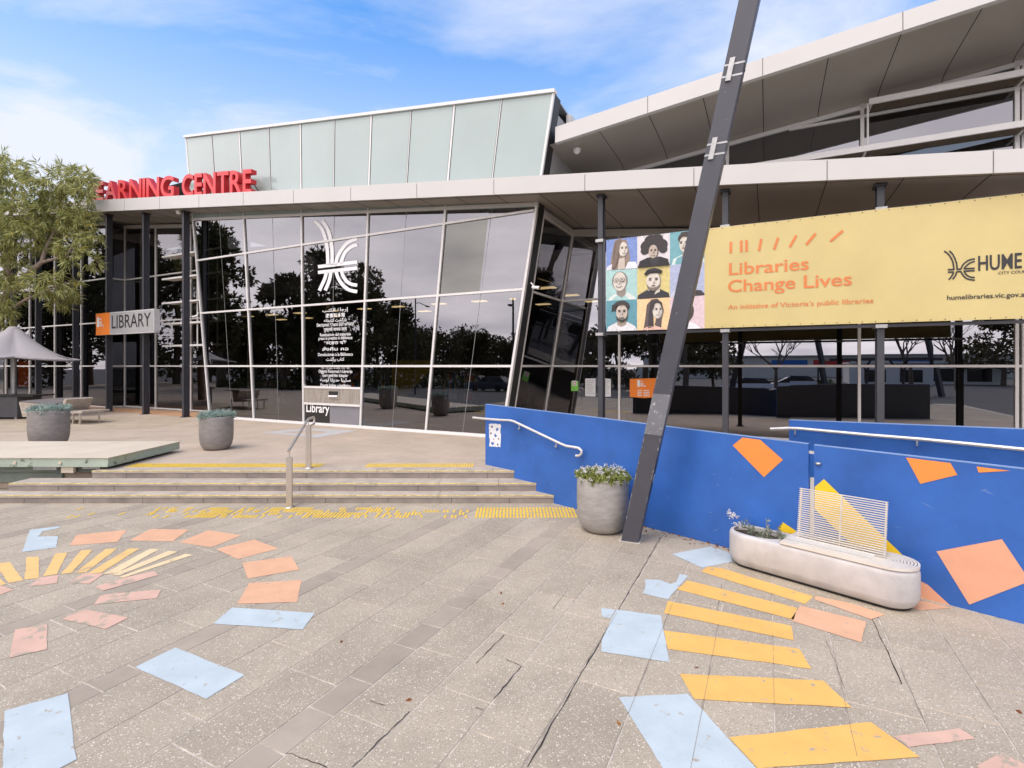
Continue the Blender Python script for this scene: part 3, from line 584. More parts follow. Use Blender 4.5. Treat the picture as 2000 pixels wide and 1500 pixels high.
for r_ in range(3):
    za, zt = zs[r_], zs[r_+1] or ze-.1
    pane_of([FP(dk(5, za), .5, za), FP(dk(5, za), WR, za), FP(dk(5, zt), WR, zt), FP(dk(5, zt), .5, zt)], 'glassd', rwall)
    ds = [None]+rmul
    for i in range(len(rmul)):
        if i == 4: continue
        a0 = dk(5, za) if i == 0 else rmul[i-1]; a1 = dk(5, zt) if i == 0 else rmul[i-1]; bE = rmul[i]
        mids = [(0, 1)] if bE-a0 < 1.5 else [(0, .5), (.5, 1)]
        for f0, f1 in mids:
            zt0 = zs[r_+1] or zb(a1+(bE-a1)*f0)-.2; zt1 = zs[r_+1] or zb(a1+(bE-a1)*f1)-.2
            pane_of([FP(a0+(bE-a0)*f0, WR, za), FP(a0+(bE-a0)*f1, WR, za), FP(a1+(bE-a1)*f1, WR, zt1), FP(a1+(bE-a1)*f0, WR, zt0)], 'glassr', rwall)
# --- left wing: outer wall, re-entrant corner, entrance
lw = MB(); WL, WE = .6, 1.3; dC = -19.07
lm = [fpix(p, 700, WL)[0] for p in (12, 59, 108, 160)]; lm = [lm[0]-5.6, lm[0]-2.8]+lm+[dC]
em = [dC]+[fpix(p, 700, WE)[0] for p in (305, 374)]+[-9.9]
def tpl(d): return zb(d)-.12
for d in lm: lw.prism([FP(d-.032, WL-.05, LZ), FP(d+.032, WL-.05, LZ), FP(d+.032, WL-.05, tpl(d)), FP(d-.032, WL-.05, tpl(d))], M_*.1)
for d in em: lw.prism([FP(d-.03, WE-.05, LZ), FP(d+.03, WE-.05, LZ), FP(d+.03, WE-.05, tpl(d)), FP(d-.03, WE-.05, tpl(d))], M_*.1)
for z in (LZ+.05, T2, T3, T4):
    lw.prism([FP(lm[0], WL-.045, z-.03), FP(dC, WL-.045, z-.03), FP(dC, WL-.045, z+.03), FP(lm[0], WL-.045, z+.03)], M_*.09)
    lw.prism([FP(dC-.03, WL+.05, z-.03), FP(dC+.03, WL+.05, z-.03), FP(dC+.03, WL+.05, z+.03), FP(dC-.03, WL+.05, z+.03)], M_*(WE-WL-.1))
    lw.prism([FP(dC+.04, WE-.045, z-.03), FP(-9.9, WE-.045, z-.03), FP(-9.9, WE-.045, z+.03), FP(dC+.04, WE-.045, z+.03)], M_*.09)
for w_, a_, b_ in ((WL, lm[0], dC), (WE, dC, -9.9)):
    lw.prism([FP(a_, w_-.06, tpl(a_)-.1), FP(b_, w_-.06, tpl(b_)-.1), FP(b_, w_-.06, tpl(b_)+.06), FP(a_, w_-.06, tpl(a_)+.06)], M_*.11, 1)
lwall = lw.build('entrance_wall_frame', ['white', 'fascia'], bd)
zs4 = [LZ+.08, T2, T3, T4, None]
for seq, w_ in ((lm, WL), (em, WE)):
    for i in range(len(seq)-1):
        for r_ in range(4):
            a_, b_ = seq[i], seq[i+1]
            pane_of([FP(a_, w_, zs4[r_]), FP(b_, w_, zs4[r_]), FP(b_, w_, zs4[r_+1] or tpl(b_)-.05), FP(a_, w_, zs4[r_+1] or tpl(a_)-.05)], 'glassd', lwall)
for r_ in range(4):
    pane_of([FP(dC, WL, zs4[r_]), FP(dC, WE, zs4[r_]), FP(dC, WE, zs4[r_+1] or tpl(dC)-.05), FP(dC, WL, zs4[r_+1] or tpl(dC)-.05)], 'glassd', lwall)
# left side return of the flared box back to the entrance wall
sb = MB(); sb.add([FP(dk(0, LZ), .06, LZ), FP(dk(0, LZ), WE+.1, LZ), FP(dk(0, 8.3), WE+.1, 8.3), FP(dk(0, 8.3), .06, 8.3)], [(0, 1, 2, 3)]); sb.build('box_return', 'black', bd)
th = MB(); th.prism([FP(dC-2.6, WL-1.0, LZ+.004), FP(-10.5, WL-.9, LZ+.004), FP(-10.5, WE, LZ+.004), FP(dC-2.6, WL, LZ+.004)], (0, 0, .01)); th.build('threshold_paving', mat('terracotta_paver', (.52, .30, .17), .75, var=.15, vs=3), bd)
# --- sunshade blades between the entrance columns
colpx = [(1175, 0), (1417, 0), (1718, 0)]
WC = -.385
cd = [fpix(p, 700, WC)[0] for p in (75, 148, 213, 285, 363, 1175, 1417, 1718)]; cd = [cd[0]-2.7]+cd+[cd[-1]+2.95, cd[-1]+5.9]
sh = MB()
for py in (510, 552, 597, 636, 677):
    d, z = fpix(330, py, 1.0); zc = z
    sh.prism([FP(cd[4]-.1, .35, zc-.03), FP(cd[5]+1.1, .35, zc-.03), FP(cd[5]+1.1, .35, zc+.03), FP(cd[4]-.1, .35, zc+.03)], M_*.45, 0)
    sh.prism([FP(cd[4]-.1, .30, zc-.05), FP(cd[5]+1.1, .30, zc-.05), FP(cd[5]+1.1, .30, zc+.02), FP(cd[4]-.1, .30, zc+.02)], M_*.05, 1)
for d in (cd[5]-.55, cd[5]+.75): sh.tube([FP(d, .42, 3.2), FP(d, .42, 7.0)], .03, 8, 1)
sh.build('sunshade_blades', ['slat', 'white'], bd)
# --- columns
for d in cd:
    c = MB(); zt = zb(d)-.0
    for wa, wb, da_, db_ in ((-.11, .11, -.012, .012), (-.115, -.095, -.06, .06), (.095, .115, -.06, .06)):
        c.prism([FP(d+da_, WC+wa, LZ), FP(d+db_, WC+wa, LZ), FP(d+db_, WC+wa, zt), FP(d+da_, WC+wa, zt)], M_*(wb-wa))
    c.box(FP(d, WC, LZ+.012), (.24, .34, .024), (U, M_, ZV)); c.box(FP(d, WC, zt-.03), (.20, .30, .05), (U, M_, ZV))
    c.build('column', 'dark', bd)
# --- main canopy
dl, dr = -36.0, 17.5
cn = MB()
ks = list(range(-15, 8)); seams = [.258+2.51*k for k in ks]
cn.prism([FP(dl, WF, zb(dl)), FP(dr, WF, zb(dr)), FP(dr, WF, zb(dr)+hc(dr)), FP(dl, WF, zb(dl)+hc(dl))], M_*.05, 0)
cn.add([FP(dl, WF+.05, zb(dl)+hc(dl)-.02), FP(dr, WF+.05, zb(dr)+hc(dr)-.02), FP(dr, 3.4, zb(dr)+hc(dr)-.02), FP(dl, 3.4, zb(dl)+hc(dl)-.02)], [(0, 1, 2, 3)], 0)
canopy = cn.build('canopy', ['fascia'], bd)
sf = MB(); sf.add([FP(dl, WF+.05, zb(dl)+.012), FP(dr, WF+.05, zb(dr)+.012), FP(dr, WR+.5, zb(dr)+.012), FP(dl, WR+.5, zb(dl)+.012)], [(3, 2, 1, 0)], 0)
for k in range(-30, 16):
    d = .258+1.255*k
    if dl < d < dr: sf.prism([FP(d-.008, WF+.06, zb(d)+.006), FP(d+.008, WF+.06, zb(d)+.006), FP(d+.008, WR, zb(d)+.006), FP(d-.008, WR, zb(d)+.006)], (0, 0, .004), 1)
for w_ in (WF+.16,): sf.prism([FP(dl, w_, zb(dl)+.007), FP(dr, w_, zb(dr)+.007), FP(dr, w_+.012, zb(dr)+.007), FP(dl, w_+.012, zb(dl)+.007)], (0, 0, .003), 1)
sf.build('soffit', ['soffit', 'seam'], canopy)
FJ = mat('fascia_joint', (.16, .15, .14), .7)
for d in seams:
    fs_ = MB()
    if dl < d < dr: fs_.prism([FP(d-.008, WF-.003, zb(d)+.002), FP(d+.008, WF-.003, zb(d)+.002), FP(d+.008, WF-.003, zb(d)+hc(d)), FP(d-.008, WF-.003, zb(d)+hc(d))], M_*.004); fs_.build('fascia_joint', FJ, canopy)
# --- upper roof wing
def zu(d): return 8.45+.1065*(d-4.127)
def hu(d): return .43-.006*(d-4.1)
W0 = .10; ul, ur = 4.13, 22.0
ub = MB(); ub.prism([FP(ul, W0, zu(ul)), FP(ur, W0, zu(ur)), FP(ur, W0+.01, zu(ur)+hu(ur)), FP(ul, W0+.01, zu(ul)+hu(ul))], M_*.14)
ub.add([FP(ul, W0+.15, zu(ul)+hu(ul)-.02), FP(ur, W0+.15, zu(ur)+hu(ur)-.02), FP(ur, 9, zu(ur)+.3), FP(ul, 9, zu(ul)+.3)], [(0, 1, 2, 3)])
upper = ub.build('upper_roof', ['fascia'], bd)
us = MB(); n = 12; prof = [(W0+.05, .02), (W0+.09, .012), (W0+.6, .01), (W0+1.4, .0), (W0+2.2, -.02), (WR-.28, -.05), (WR-.1, -.10), (WR+.0, -.17)]
vs = [FP(d, w_, zu(d)+dz) for d in (ul-.3, ur) for w_, dz in prof]; k = len(prof); us.add(vs, [(i, i+1, k+i+1, k+i) for i in range(k-1)], 0, False)
for q in range(-1, 16):
    d = 4.03+1.2775*q
    if ul < d < ur:
        us.add([FP(d-.009, w_, zu(d)+dz-.004) for w_, dz in prof]+[FP(d+.009, w_, zu(d)+dz-.004) for w_, dz in prof], [(i, i+1, k+i+1, k+i) for i in range(k-1)], 1)
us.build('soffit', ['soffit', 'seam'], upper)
for q in range(1, 8):
    d = 4.03+2.555*q; uj = MB(); uj.prism([FP(d-.008, W0-.004, zu(d)+.002), FP(d+.008, W0-.004, zu(d)+.002), FP(d+.008, W0+.007, zu(d)+hu(d)), FP(d-.008, W0+.007, zu(d)+hu(d))], M_*.004); uj.build('fascia_joint', FJ, upper)
cl = MB(); ct = MB()
um = [4.2, rmul[0], rmul[1], rmul[2]+.06, rmul[3], rmul[3]+.12, rmul[3]+3.1, rmul[3]+6.2]
def bz(d): return zb(d)+.2
for d in um[1:]: cl.prism([FP(d-.04, WR-.06, bz(d)), FP(d+.04, WR-.06, bz(d)), FP(d+.04, WR-.06, zu(d)-.12), FP(d-.04, WR-.06, zu(d)-.12)], M_*.1)
cl.prism([FP(um[0], WR-.06, zu(um[0])-.26), FP(um[-1], WR-.06, zu(um[-1])-.26), FP(um[-1], WR-.06, zu(um[-1])-.15), FP(um[0], WR-.06, zu(um[0])-.15)], M_*.1)
d8 = 4.127+(T5+.26-8.45)/.1065
cl.prism([FP(d8, WR-.05, T5-.035), FP(um[-1], WR-.05, T5-.035), FP(um[-1], WR-.05, T5+.035), FP(d8, WR-.05, T5+.035)], M_*.08)
clere = cl.build('clerestory_frame', ['white'], bd)
for i in range(len(um)-1):
    if um[i+1]-um[i] < .5: continue
    for f0, f1 in ((0, .5), (.5, 1)):
        a_, b_ = um[i]+(um[i+1]-um[i])*f0, um[i]+(um[i+1]-um[i])*f1
        pane_of([FP(a_, WR, bz(a_)), FP(b_, WR, bz(b_)), FP(b_, WR, zu(b_)-.2), FP(a_, WR, zu(a_)-.2)], 'glass', clere)
def louvre(z, d0, d1):
    lv = MB(); lv.prism([FP(d0, 2.28, z-.14), FP(d1, 2.28, z-.14), FP(d1, 2.28, z), FP(d0, 2.28, z)], M_*.05, 0)
    for i in range(6): lv.prism([FP(d0, 2.35+i*.085, z-.13), FP(d1, 2.35+i*.085, z-.13), FP(d1, 2.40+i*.085, z-.06), FP(d0, 2.40+i*.085, z-.06)], M_*.012, 1)
    for d in um[2:]:
        if d0-.2 < d < d1: lv.box(FP(max(d, d0+.05), 2.6, z-.1), (.05, .55, .09), (U, M_, ZV), 0)
    lv.build('sunshade_louvre', ['white', mat('louvre_slat', (.30, .24, .18), .6)], bd)
louvre(8.95, rmul[2]+.12, 21); louvre(7.83, 6.6, 21)
vp = MB(); dv = fpix(1695, 250, 2.32)[0]; vp.tube([FP(dv, 2.33, 7.8), FP(dv, 2.33, 8.85)], .025, 6); vp.build('louvre_strut', 'white', bd)
# --- shell and interior
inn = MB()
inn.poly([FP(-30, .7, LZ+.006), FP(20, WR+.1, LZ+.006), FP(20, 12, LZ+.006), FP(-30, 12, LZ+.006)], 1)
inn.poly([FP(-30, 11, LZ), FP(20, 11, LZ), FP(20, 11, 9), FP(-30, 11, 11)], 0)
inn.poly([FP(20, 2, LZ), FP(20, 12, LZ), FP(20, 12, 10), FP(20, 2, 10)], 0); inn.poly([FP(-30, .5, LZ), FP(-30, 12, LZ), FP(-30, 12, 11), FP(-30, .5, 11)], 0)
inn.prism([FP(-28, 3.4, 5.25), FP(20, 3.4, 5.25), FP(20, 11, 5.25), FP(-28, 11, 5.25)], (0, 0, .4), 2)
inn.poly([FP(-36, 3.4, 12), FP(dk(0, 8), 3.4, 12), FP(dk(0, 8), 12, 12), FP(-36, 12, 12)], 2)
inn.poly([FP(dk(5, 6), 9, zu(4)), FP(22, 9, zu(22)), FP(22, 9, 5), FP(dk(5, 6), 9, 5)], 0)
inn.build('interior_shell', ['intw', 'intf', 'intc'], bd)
for i in range(16):
    for j in range(3):
        if random.random() < .25: continue
        d = -17+i*2.15+random.uniform(-.2, .2); w_ = 4.1+j*2.2
        MB().box(FP(d, w_, 5.23), (.62, .34, .03), (U, M_, ZV)).build('ceiling_light', 'lamp', bd)
for i, d in enumerate((-8.6, -5.2, -1.6, 1.0)):
    c = MB(); c.lathe([(.14, LZ), (.14, 5.25)], FP(d, 4.4, 0), 12); c.build('interior_column', 'intc', bd)
stq = MB(); stq.prism([fpt(x, y, 5.4) for x, y in ((765, 800), (778, 786), (842, 722), (842, 704), (765, 704))], M_*.1); stq.build('stair_balustrade', mat('glowing_yellow_stair', (.45, .33, .03), .5, emit=(.6, .4, .02, .02)), bd)  # faint emission added to brighten the balustrade behind the glass; not a lamp
# shelves and cabinets seen through the glass (movable, so things of their own)
for i, (d, w_) in enumerate(((-9.2, 6.2), (-6.8, 6.8), (-3.2, 7.0), (-14, 6.0))):
    t = thing('bookshelf', FP(d, w_, LZ), ['bookshelf behind the glass at the left end of the flared box', 'bookshelf behind the second bay of the flared box', 'bookshelf behind the bay with the book return', 'bookshelf behind the entrance glass near the sunshade blades'][i], 'bookshelf', 'bookshelves inside the library')
    b = MB(); b.box(FP(d, w_+.16, LZ+.9), (1.6, .02, 1.8), (U, M_, ZV))
    for q in range(5): b.box(FP(d, w_, LZ+.05+q*.43), (1.6, .3, .025), (U, M_, ZV))
    for q in (-.8, .8): b.box(FP(d+q, w_, LZ+.9), (.03, .32, 1.8), (U, M_, ZV))
    b.build('carcass', 'timber', t)
    bk_ = MB()
    for q in range(4):
        x = -.76
        while x < .7:
            wd = random.uniform(.03, .07); hh = random.uniform(.22, .34); bk_.box(FP(d+x, w_, LZ+.075+q*.43+hh/2), (wd, .2, hh), (U, M_, ZV), random.randrange(3)); x += wd+.006
    bk_.build('books', ['paper', 'signorange', 'shopb'], t)
# ------------------------------------------------------------------ letters on the canopy
rs = thing('rooftop_sign', FP(-15, WF+.3, zb(-15)+hc(-15)), 'big red block letters reading LEARNING CENTRE standing along the canopy edge', 'sign')
WLT = WF+.28
def zroof(d): return zb(d)+hc(d)+.10
def word(txt, d0, d1):
    ws = []
    for ch in txt:
        vs, fs = text_faces(ch, .018, 4, 0); xs = [v[0] for v in vs]; ws.append((vs, min(xs), max(xs)))
    tot = sum(b-a for _, a, b in ws)+.07*(len(ws)-1); sx = (d1-d0)/tot; x = d0
    sup = MB()
    for (vs, a_, b_), ch in zip(ws, txt):
        vs, fs = text_faces(ch, .018, 4, .5); mb = MB(); cap = .86/.72
        mb.add([FP(x+(v[0]-a_)*sx, WLT+.11-v[2]*.22, zroof(x+(v[0]-a_)*sx)+v[1]*cap) for v in vs], fs, 0)
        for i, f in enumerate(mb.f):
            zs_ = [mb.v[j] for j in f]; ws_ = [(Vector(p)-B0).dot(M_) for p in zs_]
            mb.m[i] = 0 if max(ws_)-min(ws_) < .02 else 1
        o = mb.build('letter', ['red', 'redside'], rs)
        for q in (.2, .8):
            dd = x+(b_-a_)*sx*q; sup.bar(FP(dd, WLT+.05, zroof(dd)-.12), FP(dd, WLT+.05, zroof(dd)+.06), .025, .025, U); sup.bar(FP(dd, WLT+.6, zroof(dd)-.12), FP(dd, WLT+.18, zroof(dd)+.35), .025, .025, U)
        x += (b_-a_)*sx+.07*sx
    sup.build('letter_support', 'dark', rs)
fd = lambda p: fpix(p, 370, WLT)[0]
word('CENTRE', fd(355), fd(491)); word('LEARNING', fd(172), fd(339))

# ------------------------------------------------------------------ LIBRARY blade sign
WS = -.72
q = [fpix(187.5, 655, WS), fpix(301, 649, WS), fpix(301, 603, WS), fpix(187.5, 612.5, WS)]
d0, d1 = q[0][0], q[1][0]; zlo, zhi = (q[0][1]+q[1][1])/2, (q[2][1]+q[3][1])/2
ls = thing('library_sign', FP((d0+d1)/2, WS, zlo), 'grey and orange LIBRARY sign box fixed across the entrance columns', 'sign')
b = MB(); b.prism([FP(d0, WS, zlo), FP(d1, WS, zlo), FP(d1, WS, zhi), FP(d0, WS, zhi)], M_*.22); b.build('sign_box', mat('sign_return', (.55, .55, .54), .4), ls)
do = d0+(d1-d0)*.255
b = MB(); b.prism([FP(d0, WS-.004, zlo), FP(do, WS-.004, zlo), FP(do, WS-.004, zhi), FP(d0, WS-.004, zhi)], M_*.003); b.build('orange_panel', 'signorange', ls)
b = MB(); b.prism([FP(do+.02, WS-.004, zlo+.04), FP(d1-.04, WS-.004, zlo+.04), FP(d1-.04, WS-.004, zhi-.04), FP(do+.02, WS-.004, zhi-.04)], M_*.003); b.build('grey_panel', 'signgrey', ls)
b = MB(); put_text(b, 'LIBRARY', FW(WS-.008), do+.16, zlo+.26, d1-do-.38, .56, .006); b.build('lettering', 'ink', ls)
def agelogo(mb, fn, x, z, s):
    mb.add([fn(x, z), fn(x+.42*s, z), fn(x+.42*s, z+s), fn(x, z+s)], [(0, 1, 2, 3)])
    for i, t_ in enumerate(('the', 'age', 'library')): put_text(mb, t_, fn, x+.48*s, z+(.70-.32*i)*s, [.40, .5, .85][i]*s, .24*s, .03, res=1)
b = MB(); agelogo(b, FW(WS-.008), d0+.10, zlo+.36, .42); b.build('emblem', 'vinyl', ls)
# ------------------------------------------------------------------ banner
WB = -.62
bd0 = fpix(1184, 560, WB)[0]; bd1 = fpix(2120, 560, WB)[0]; bz0, bz1 = 3.29, 5.50
def rip(d, z): k = max(0, min(1, (d-5.0)/2)); return k*(.016*math.sin(2.1*d+1.3*z)+.008*math.sin(5.3*d-2.2*z+1))
def BPt(d, z, off=0.): return FP(d, WB-off+rip(d, z), z)
bn_ = thing('banner', FP((bd0+bd1)/2, WB, bz0), 'long yellow Libraries Change Lives banner with portrait photos stretched between the canopy columns', 'banner')
cell = fpix(1376, 640, WB)[0]
b = MB(); nx, nz = 90, 14
b.add([BPt(bd0+(bd1-bd0)*i/nx, bz0+(bz1-bz0)*j/nz) for j in range(nz+1) for i in range(nx+1)], [(j*(nx+1)+i, j*(nx+1)+i+1, (j+1)*(nx+1)+i+1, (j+1)*(nx+1)+i) for j in range(nz) for i in range(nx)], 0, True)
b.build('banner_sheet', 'banner', bn_)
b = MB(); 
for z in (bz0-.05, bz1+.0): b.bar(FP(bd0-.1, WB+.1, z), FP(bd1, WB+.1, z), .05, .06, M_)
b.bar(FP(bd0-.07, WB+.08, bz0-.1), FP(bd0-.07, WB+.08, bz1+.05), .05, .05, M_)
b.build('banner_frame', 'dark', bn_)
for d in cd[6:-1]:
    for z in (bz0-.06, bz1+.02): b = MB(); b.box(FP(d, WC-.02, z), (.19, .36, .07), (U, M_, ZV)); b.build('bracket', 'galv', bn_)
b = MB()
for i in range(40):
    d = bd0+.05+(bd1-bd0)*i/39.
    for z in (bz0+.03, bz1-.03): b.box(BPt(d, z, .004), (.012, .006, .02), (U, M_, ZV))
b.build('eyelets', 'black', bn_)
bpf = lambda off: (lambda x, y, z=0: BPt(x, y, off))
def bpp(off): 
    def f(px, py):
        d, z = fpix(px, py, WB); return BPt(d, z, off)
    return f
b = MB(); zc = lambda p, y: fpix(p, y, WB)
def btext(mb, body, x0, y0, x1, cap, bold): 
    a_, b_ = zc(x0, y0), zc(x1, y0); put_text(mb, body, bpf(.008), a_[0], a_[1], b_[0]-a_[0], cap, bold)

for tx in (('Libraries', 1424, 537.5, 1580, .26, .012), ('Change Lives', 1422, 571, 1664, .26, .012), ('An initiative of Victoria\u2019s public libraries', 1422, 604.5, 1706, .10, .008)): b = MB(); btext(b, *tx); b.build('slogan_line', 'terra', bn_)

b = MB(); z3 = lambda x, y: (1130+x/4, 350+y/4)
for p, q in (((1190, 490), (1190, 580)), ((1272, 480), (1272, 572)), ((1313, 477), (1313, 568)), ((1428, 465), (1410, 560)), ((1560, 455), (1528, 548)), ((1702, 438), (1650, 530)), ((1852, 425), (1778, 512)), ((2065, 402), (1968, 485))):
    b = MB(); stroke(b, [z3(*p), z3(*q)], 2.5, bpp(.008)); b.build('book_mark', 'terra', bn_)
b = MB(); z5 = lambda x, y: (1820+.09*x, 470+.09*y)
for s_ in ([(265, 228), (370, 310), (450, 450), (478, 600), (478, 625)], [(378, 222), (460, 310), (530, 470), (548, 600), (545, 618)], [(470, 690), (430, 770), (365, 850)], [(535, 685), (510, 760), (450, 840)], [(940, 392), (800, 425), (690, 510), (632, 612)], [(940, 445), (830, 485), (750, 550), (705, 605)],
           [(345, 632), (480, 625)], [(530, 622), (640, 616)], [(690, 608), (935, 597)], [(345, 687), (480, 680)], [(530, 676), (640, 668)], [(690, 662), (935, 648)], [(632, 670), (690, 765), (780, 830), (935, 857)], [(705, 668), (750, 735), (830, 785), (935, 798)]):
    stroke(b, [z5(*p) for p in s_], 1.55, bpp(.008))
b.build('council_emblem', 'ink', bn_)
for tx in (('HUME', 1911, 528.5, 1996, .27, .016), ('CITY COUNCIL', 1950, 536, 2022, .05, .01), ('humelibraries.vic.gov.au', 1849.5, 586, 2010, .085, .014)): b = MB(); btext(b, *tx); b.build('council_lettering', 'ink', bn_)
# portraits, 3 x 3
def portrait(cx, rz, bgc, draw):
    wd = (cell-bd0)/3; ht = (bz1-bz0)/3; x0 = bd0+cx*wd; y0 = bz0+rz*ht; mb = MB(); mats = []; lay = [0]
    def mi(c):
        m = flat(*c)
        if m not in mats: mats.append(m)
        return mats.index(m)
    def fn(u_, v_): return BPt(x0+max(0, min(1, u_))*wd, y0+max(0, min(1, v_))*ht, .003+.0016*lay[0])
    def pg(c, pts): lay[0] += 1; mb.poly([fn(*p) for p in pts], mi(c))
    def el(c, x, y, rx, ry, a0=0, a1=360, n=20, rot=0):
        ts = [R(a0+(a1-a0)*i/n) for i in range(n+(0 if a1-a0 == 360 else 1))]; ca, sa = math.cos(R(rot)), math.sin(R(rot))
        pg(c, [(x+rx*math.cos(t)*ca-ry*math.sin(t)*sa, y+rx*math.cos(t)*sa+ry*math.sin(t)*ca) for t in ts])
    lay[0] = -1
    nq = 6; mb.add([fn(i/nq, j/nq) for j in range(nq+1) for i in range(nq+1)], [(j*(nq+1)+i, j*(nq+1)+i+1, (j+1)*(nq+1)+i+1, (j+1)*(nq+1)+i) for j in range(nq) for i in range(nq)], mi(bgc)); lay[0] = 0
    draw(pg, el); mb.build('portrait', mats, bn_)
SK, SKd = (222, 212, 195), (150, 140, 128)
def face(el, x, y, rx, ry, sk, sh, tilt=0, eyes=True, smile=True, brow=(60, 52, 48)):
    el(sh, x+.015, y-.01, rx, ry); el(sk, x-.008, y+.005, rx*.94, ry*.96)
    if eyes:
        for s in (-1, 1): el(sh, x+s*rx*.42+tilt, y+ry*.16, rx*.24, ry*.10); el((45, 40, 38), x+s*rx*.42+tilt, y+ry*.12, rx*.15, ry*.055); el(brow, x+s*rx*.42+tilt, y+ry*.30, rx*.25, ry*.045, rot=-6*s)
    el(sh, x+tilt*1.3+rx*.05, y-ry*.12, rx*.16, ry*.16); el(sk, x+tilt*1.3-rx*.02, y-ry*.07, rx*.12, ry*.17)
    if smile: el((90, 62, 58), x+tilt, y-ry*.42, rx*.42, ry*.16, 180, 360); el((240, 236, 230), x+tilt, y-ry*.43, rx*.34, ry*.09, 180, 360)
    else: el((120, 84, 78), x+tilt, y-ry*.46, rx*.30, ry*.06)
def p1(pg, el):
    pg((150, 128, 112), [(.28, .95), (.45, 1.0), (.66, .93), (.74, .6), (.78, .3), (.68, .0), (.12, .0), (.16, .35), (.22, .7)]); pg((110, 92, 82), [(.3, .9), (.45, .98), (.4, .5), (.3, .1), (.2, .1), (.24, .6)])
    pg((225, 225, 232), [(.0, .0), (.04, .12), (.2, .2), (.18, 0)]); pg((235, 235, 240), [(.62, .0), (.72, .22), (.95, .2), (1, .1), (1, 0)]); pg((205, 190, 172), [(.38, .0), (.42, .34), (.6, .38), (.62, .0)])
    face(el, .56, .64, .15, .24, SK, SKd, .03); pg((128, 108, 95), [(.34, .9), (.5, .97), (.44, .75), (.4, .4), (.3, .05), (.2, .02)])
def p2(pg, el):
    for x, y, r_ in ((.3, .66, .2), (.42, .82, .2), (.6, .84, .2), (.74, .66, .2), (.5, .7, .28), (.24, .52, .13), (.8, .52, .13)): el((58, 52, 52), x, y, r_, r_*.95, n=14)
    pg((48, 46, 50), [(.02, 0), (.08, .2), (.32, .3), (.7, .3), (.94, .2), (1, 0)]); pg((214, 204, 190), [(.4, 0), (.38, .24), (.66, .24), (.66, .0)]); face(el, .5, .47, .14, .22, (196, 178, 158), (120, 104, 92), 0)
    pg((40, 38, 42), [(.02, 0), (.1, .2), (.36, .28), (.42, 0)]); pg((40, 38, 42), [(.64, 0), (.68, .28), (.92, .2), (1, 0)])
def p3(pg, el):
    pg((215, 235, 225), [(.05, 0), (.1, .18), (.4, .3), (.8, .25), (1, .1), (1, 0)]); pg(SKd, [(.36, .2), (.38, .4), (.62, .4), (.62, .2)]); el((84, 72, 64), .5, .78, .26, .2); face(el, .46, .6, .18, .27, SK, SKd, -.05, smile=False); pg((70, 60, 54), [(.26, .78), (.34, .96), (.6, .97), (.74, .82), (.66, .78), (.4, .84)])
def p4(pg, el):
    pg((225, 232, 225), [(.06, 0), (.14, .12), (.36, .24), (.7, .24), (.9, .1), (.96, 0)]); pg(SKd, [(.34, .2), (.36, .36), (.64, .36), (.64, .18), (.5, .08)]); el((120, 110, 100), .45, .62, .25, .31); face(el, .45, .6, .22, .32, SK, SKd, -.02)
    for s in (-1, 1):
        el((40, 40, 42), .44+s*.1, .65, .085, .06); el((212, 202, 188), .44+s*.1, .65, .07, .047); el((45, 40, 38), .44+s*.1, .65, .03, .018)
def p5(pg, el):
    pg((52, 50, 54), [(.0, 0), (.02, .12), (.3, .28), (.7, .28), (.96, .14), (1, 0)]); pg(SK, [(.32, .2), (.34, .4), (.68, .4), (.7, .2), (.5, .1)]); face(el, .5, .54, .22, .31, SK, SKd, 0, smile=False); pg((128, 114, 100), [(.3, .45), (.34, .3), (.5, .22), (.66, .3), (.72, .45), (.62, .36), (.5, .33), (.38, .36)])
    el((45, 43, 44), .5, .82, .24, .13, 0, 180); pg((36, 35, 36), [(.22, .8), (.3, .86), (.72, .88), (.78, .84), (.74, .74), (.62, .8), (.4, .79), (.26, .72)])
def p6(pg, el):
    pg((60, 55, 60), [(.5, 0), (.6, .2), (.9, .16), (1, .05), (1, 0)]); pg((200, 205, 225), [(0, 0), (.1, .2), (.4, .2), (.5, 0)]); el((90, 80, 76), .5, .6, .25, .3); face(el, .5, .55, .2, .28, SK, SKd)
def p7(pg, el):
    pg((225, 225, 225), [(.02, 0), (.06, .14), (.34, .28), (.7, .28), (.94, .14), (1, 0)]); pg((170, 152, 134), [(.36, .2), (.38, .38), (.66, .38), (.66, .2), (.5, .12)]); el((60, 56, 54), .5, .78, .27, .2); pg((60, 56, 54), [(.18, .62), (.2, .85), (.36, .9), (.3, .66)])
    face(el, .52, .58, .19, .29, (205, 190, 172), (120, 106, 94), 0); pg((64, 56, 52), [(.34, .5), (.36, .36), (.52, .27), (.68, .36), (.71, .5), (.64, .4), (.52, .36), (.42, .4)]); el((90, 70, 64), .52, .42, .08, .02); pg((66, 60, 58), [(.28, .76), (.36, .94), (.6, .98), (.76, .84), (.74, .74), (.6, .84), (.4, .84)])
def p8(pg, el):
    pg((96, 82, 78), [(.3, .8), (.45, .97), (.62, .98), (.76, .85), (.82, .6), (.76, .3), (.74, .05), (.2, .02), (.26, .4)]); pg((62, 54, 54), [(.42, .9), (.6, .95), (.5, .6), (.52, .1), (.34, .05), (.36, .5)]); pg((240, 190, 170), [(.12, 0), (.3, .1), (.6, .12), (.8, .04), (.82, 0)]); face(el, .63, .6, .15, .25, SK, SKd, .03, smile=True); pg((70, 60, 58), [(.46, .9), (.6, .96), (.76, .86), (.79, .62), (.7, .84), (.56, .86), (.5, .6)])
def p9(pg, el):
    pg((230, 230, 232), [(.2, 0), (.3, .2), (.7, .2), (.9, 0)]); el((70, 62, 60), .4, .55, .3, .36); face(el, .42, .55, .19, .27, SK, SKd)
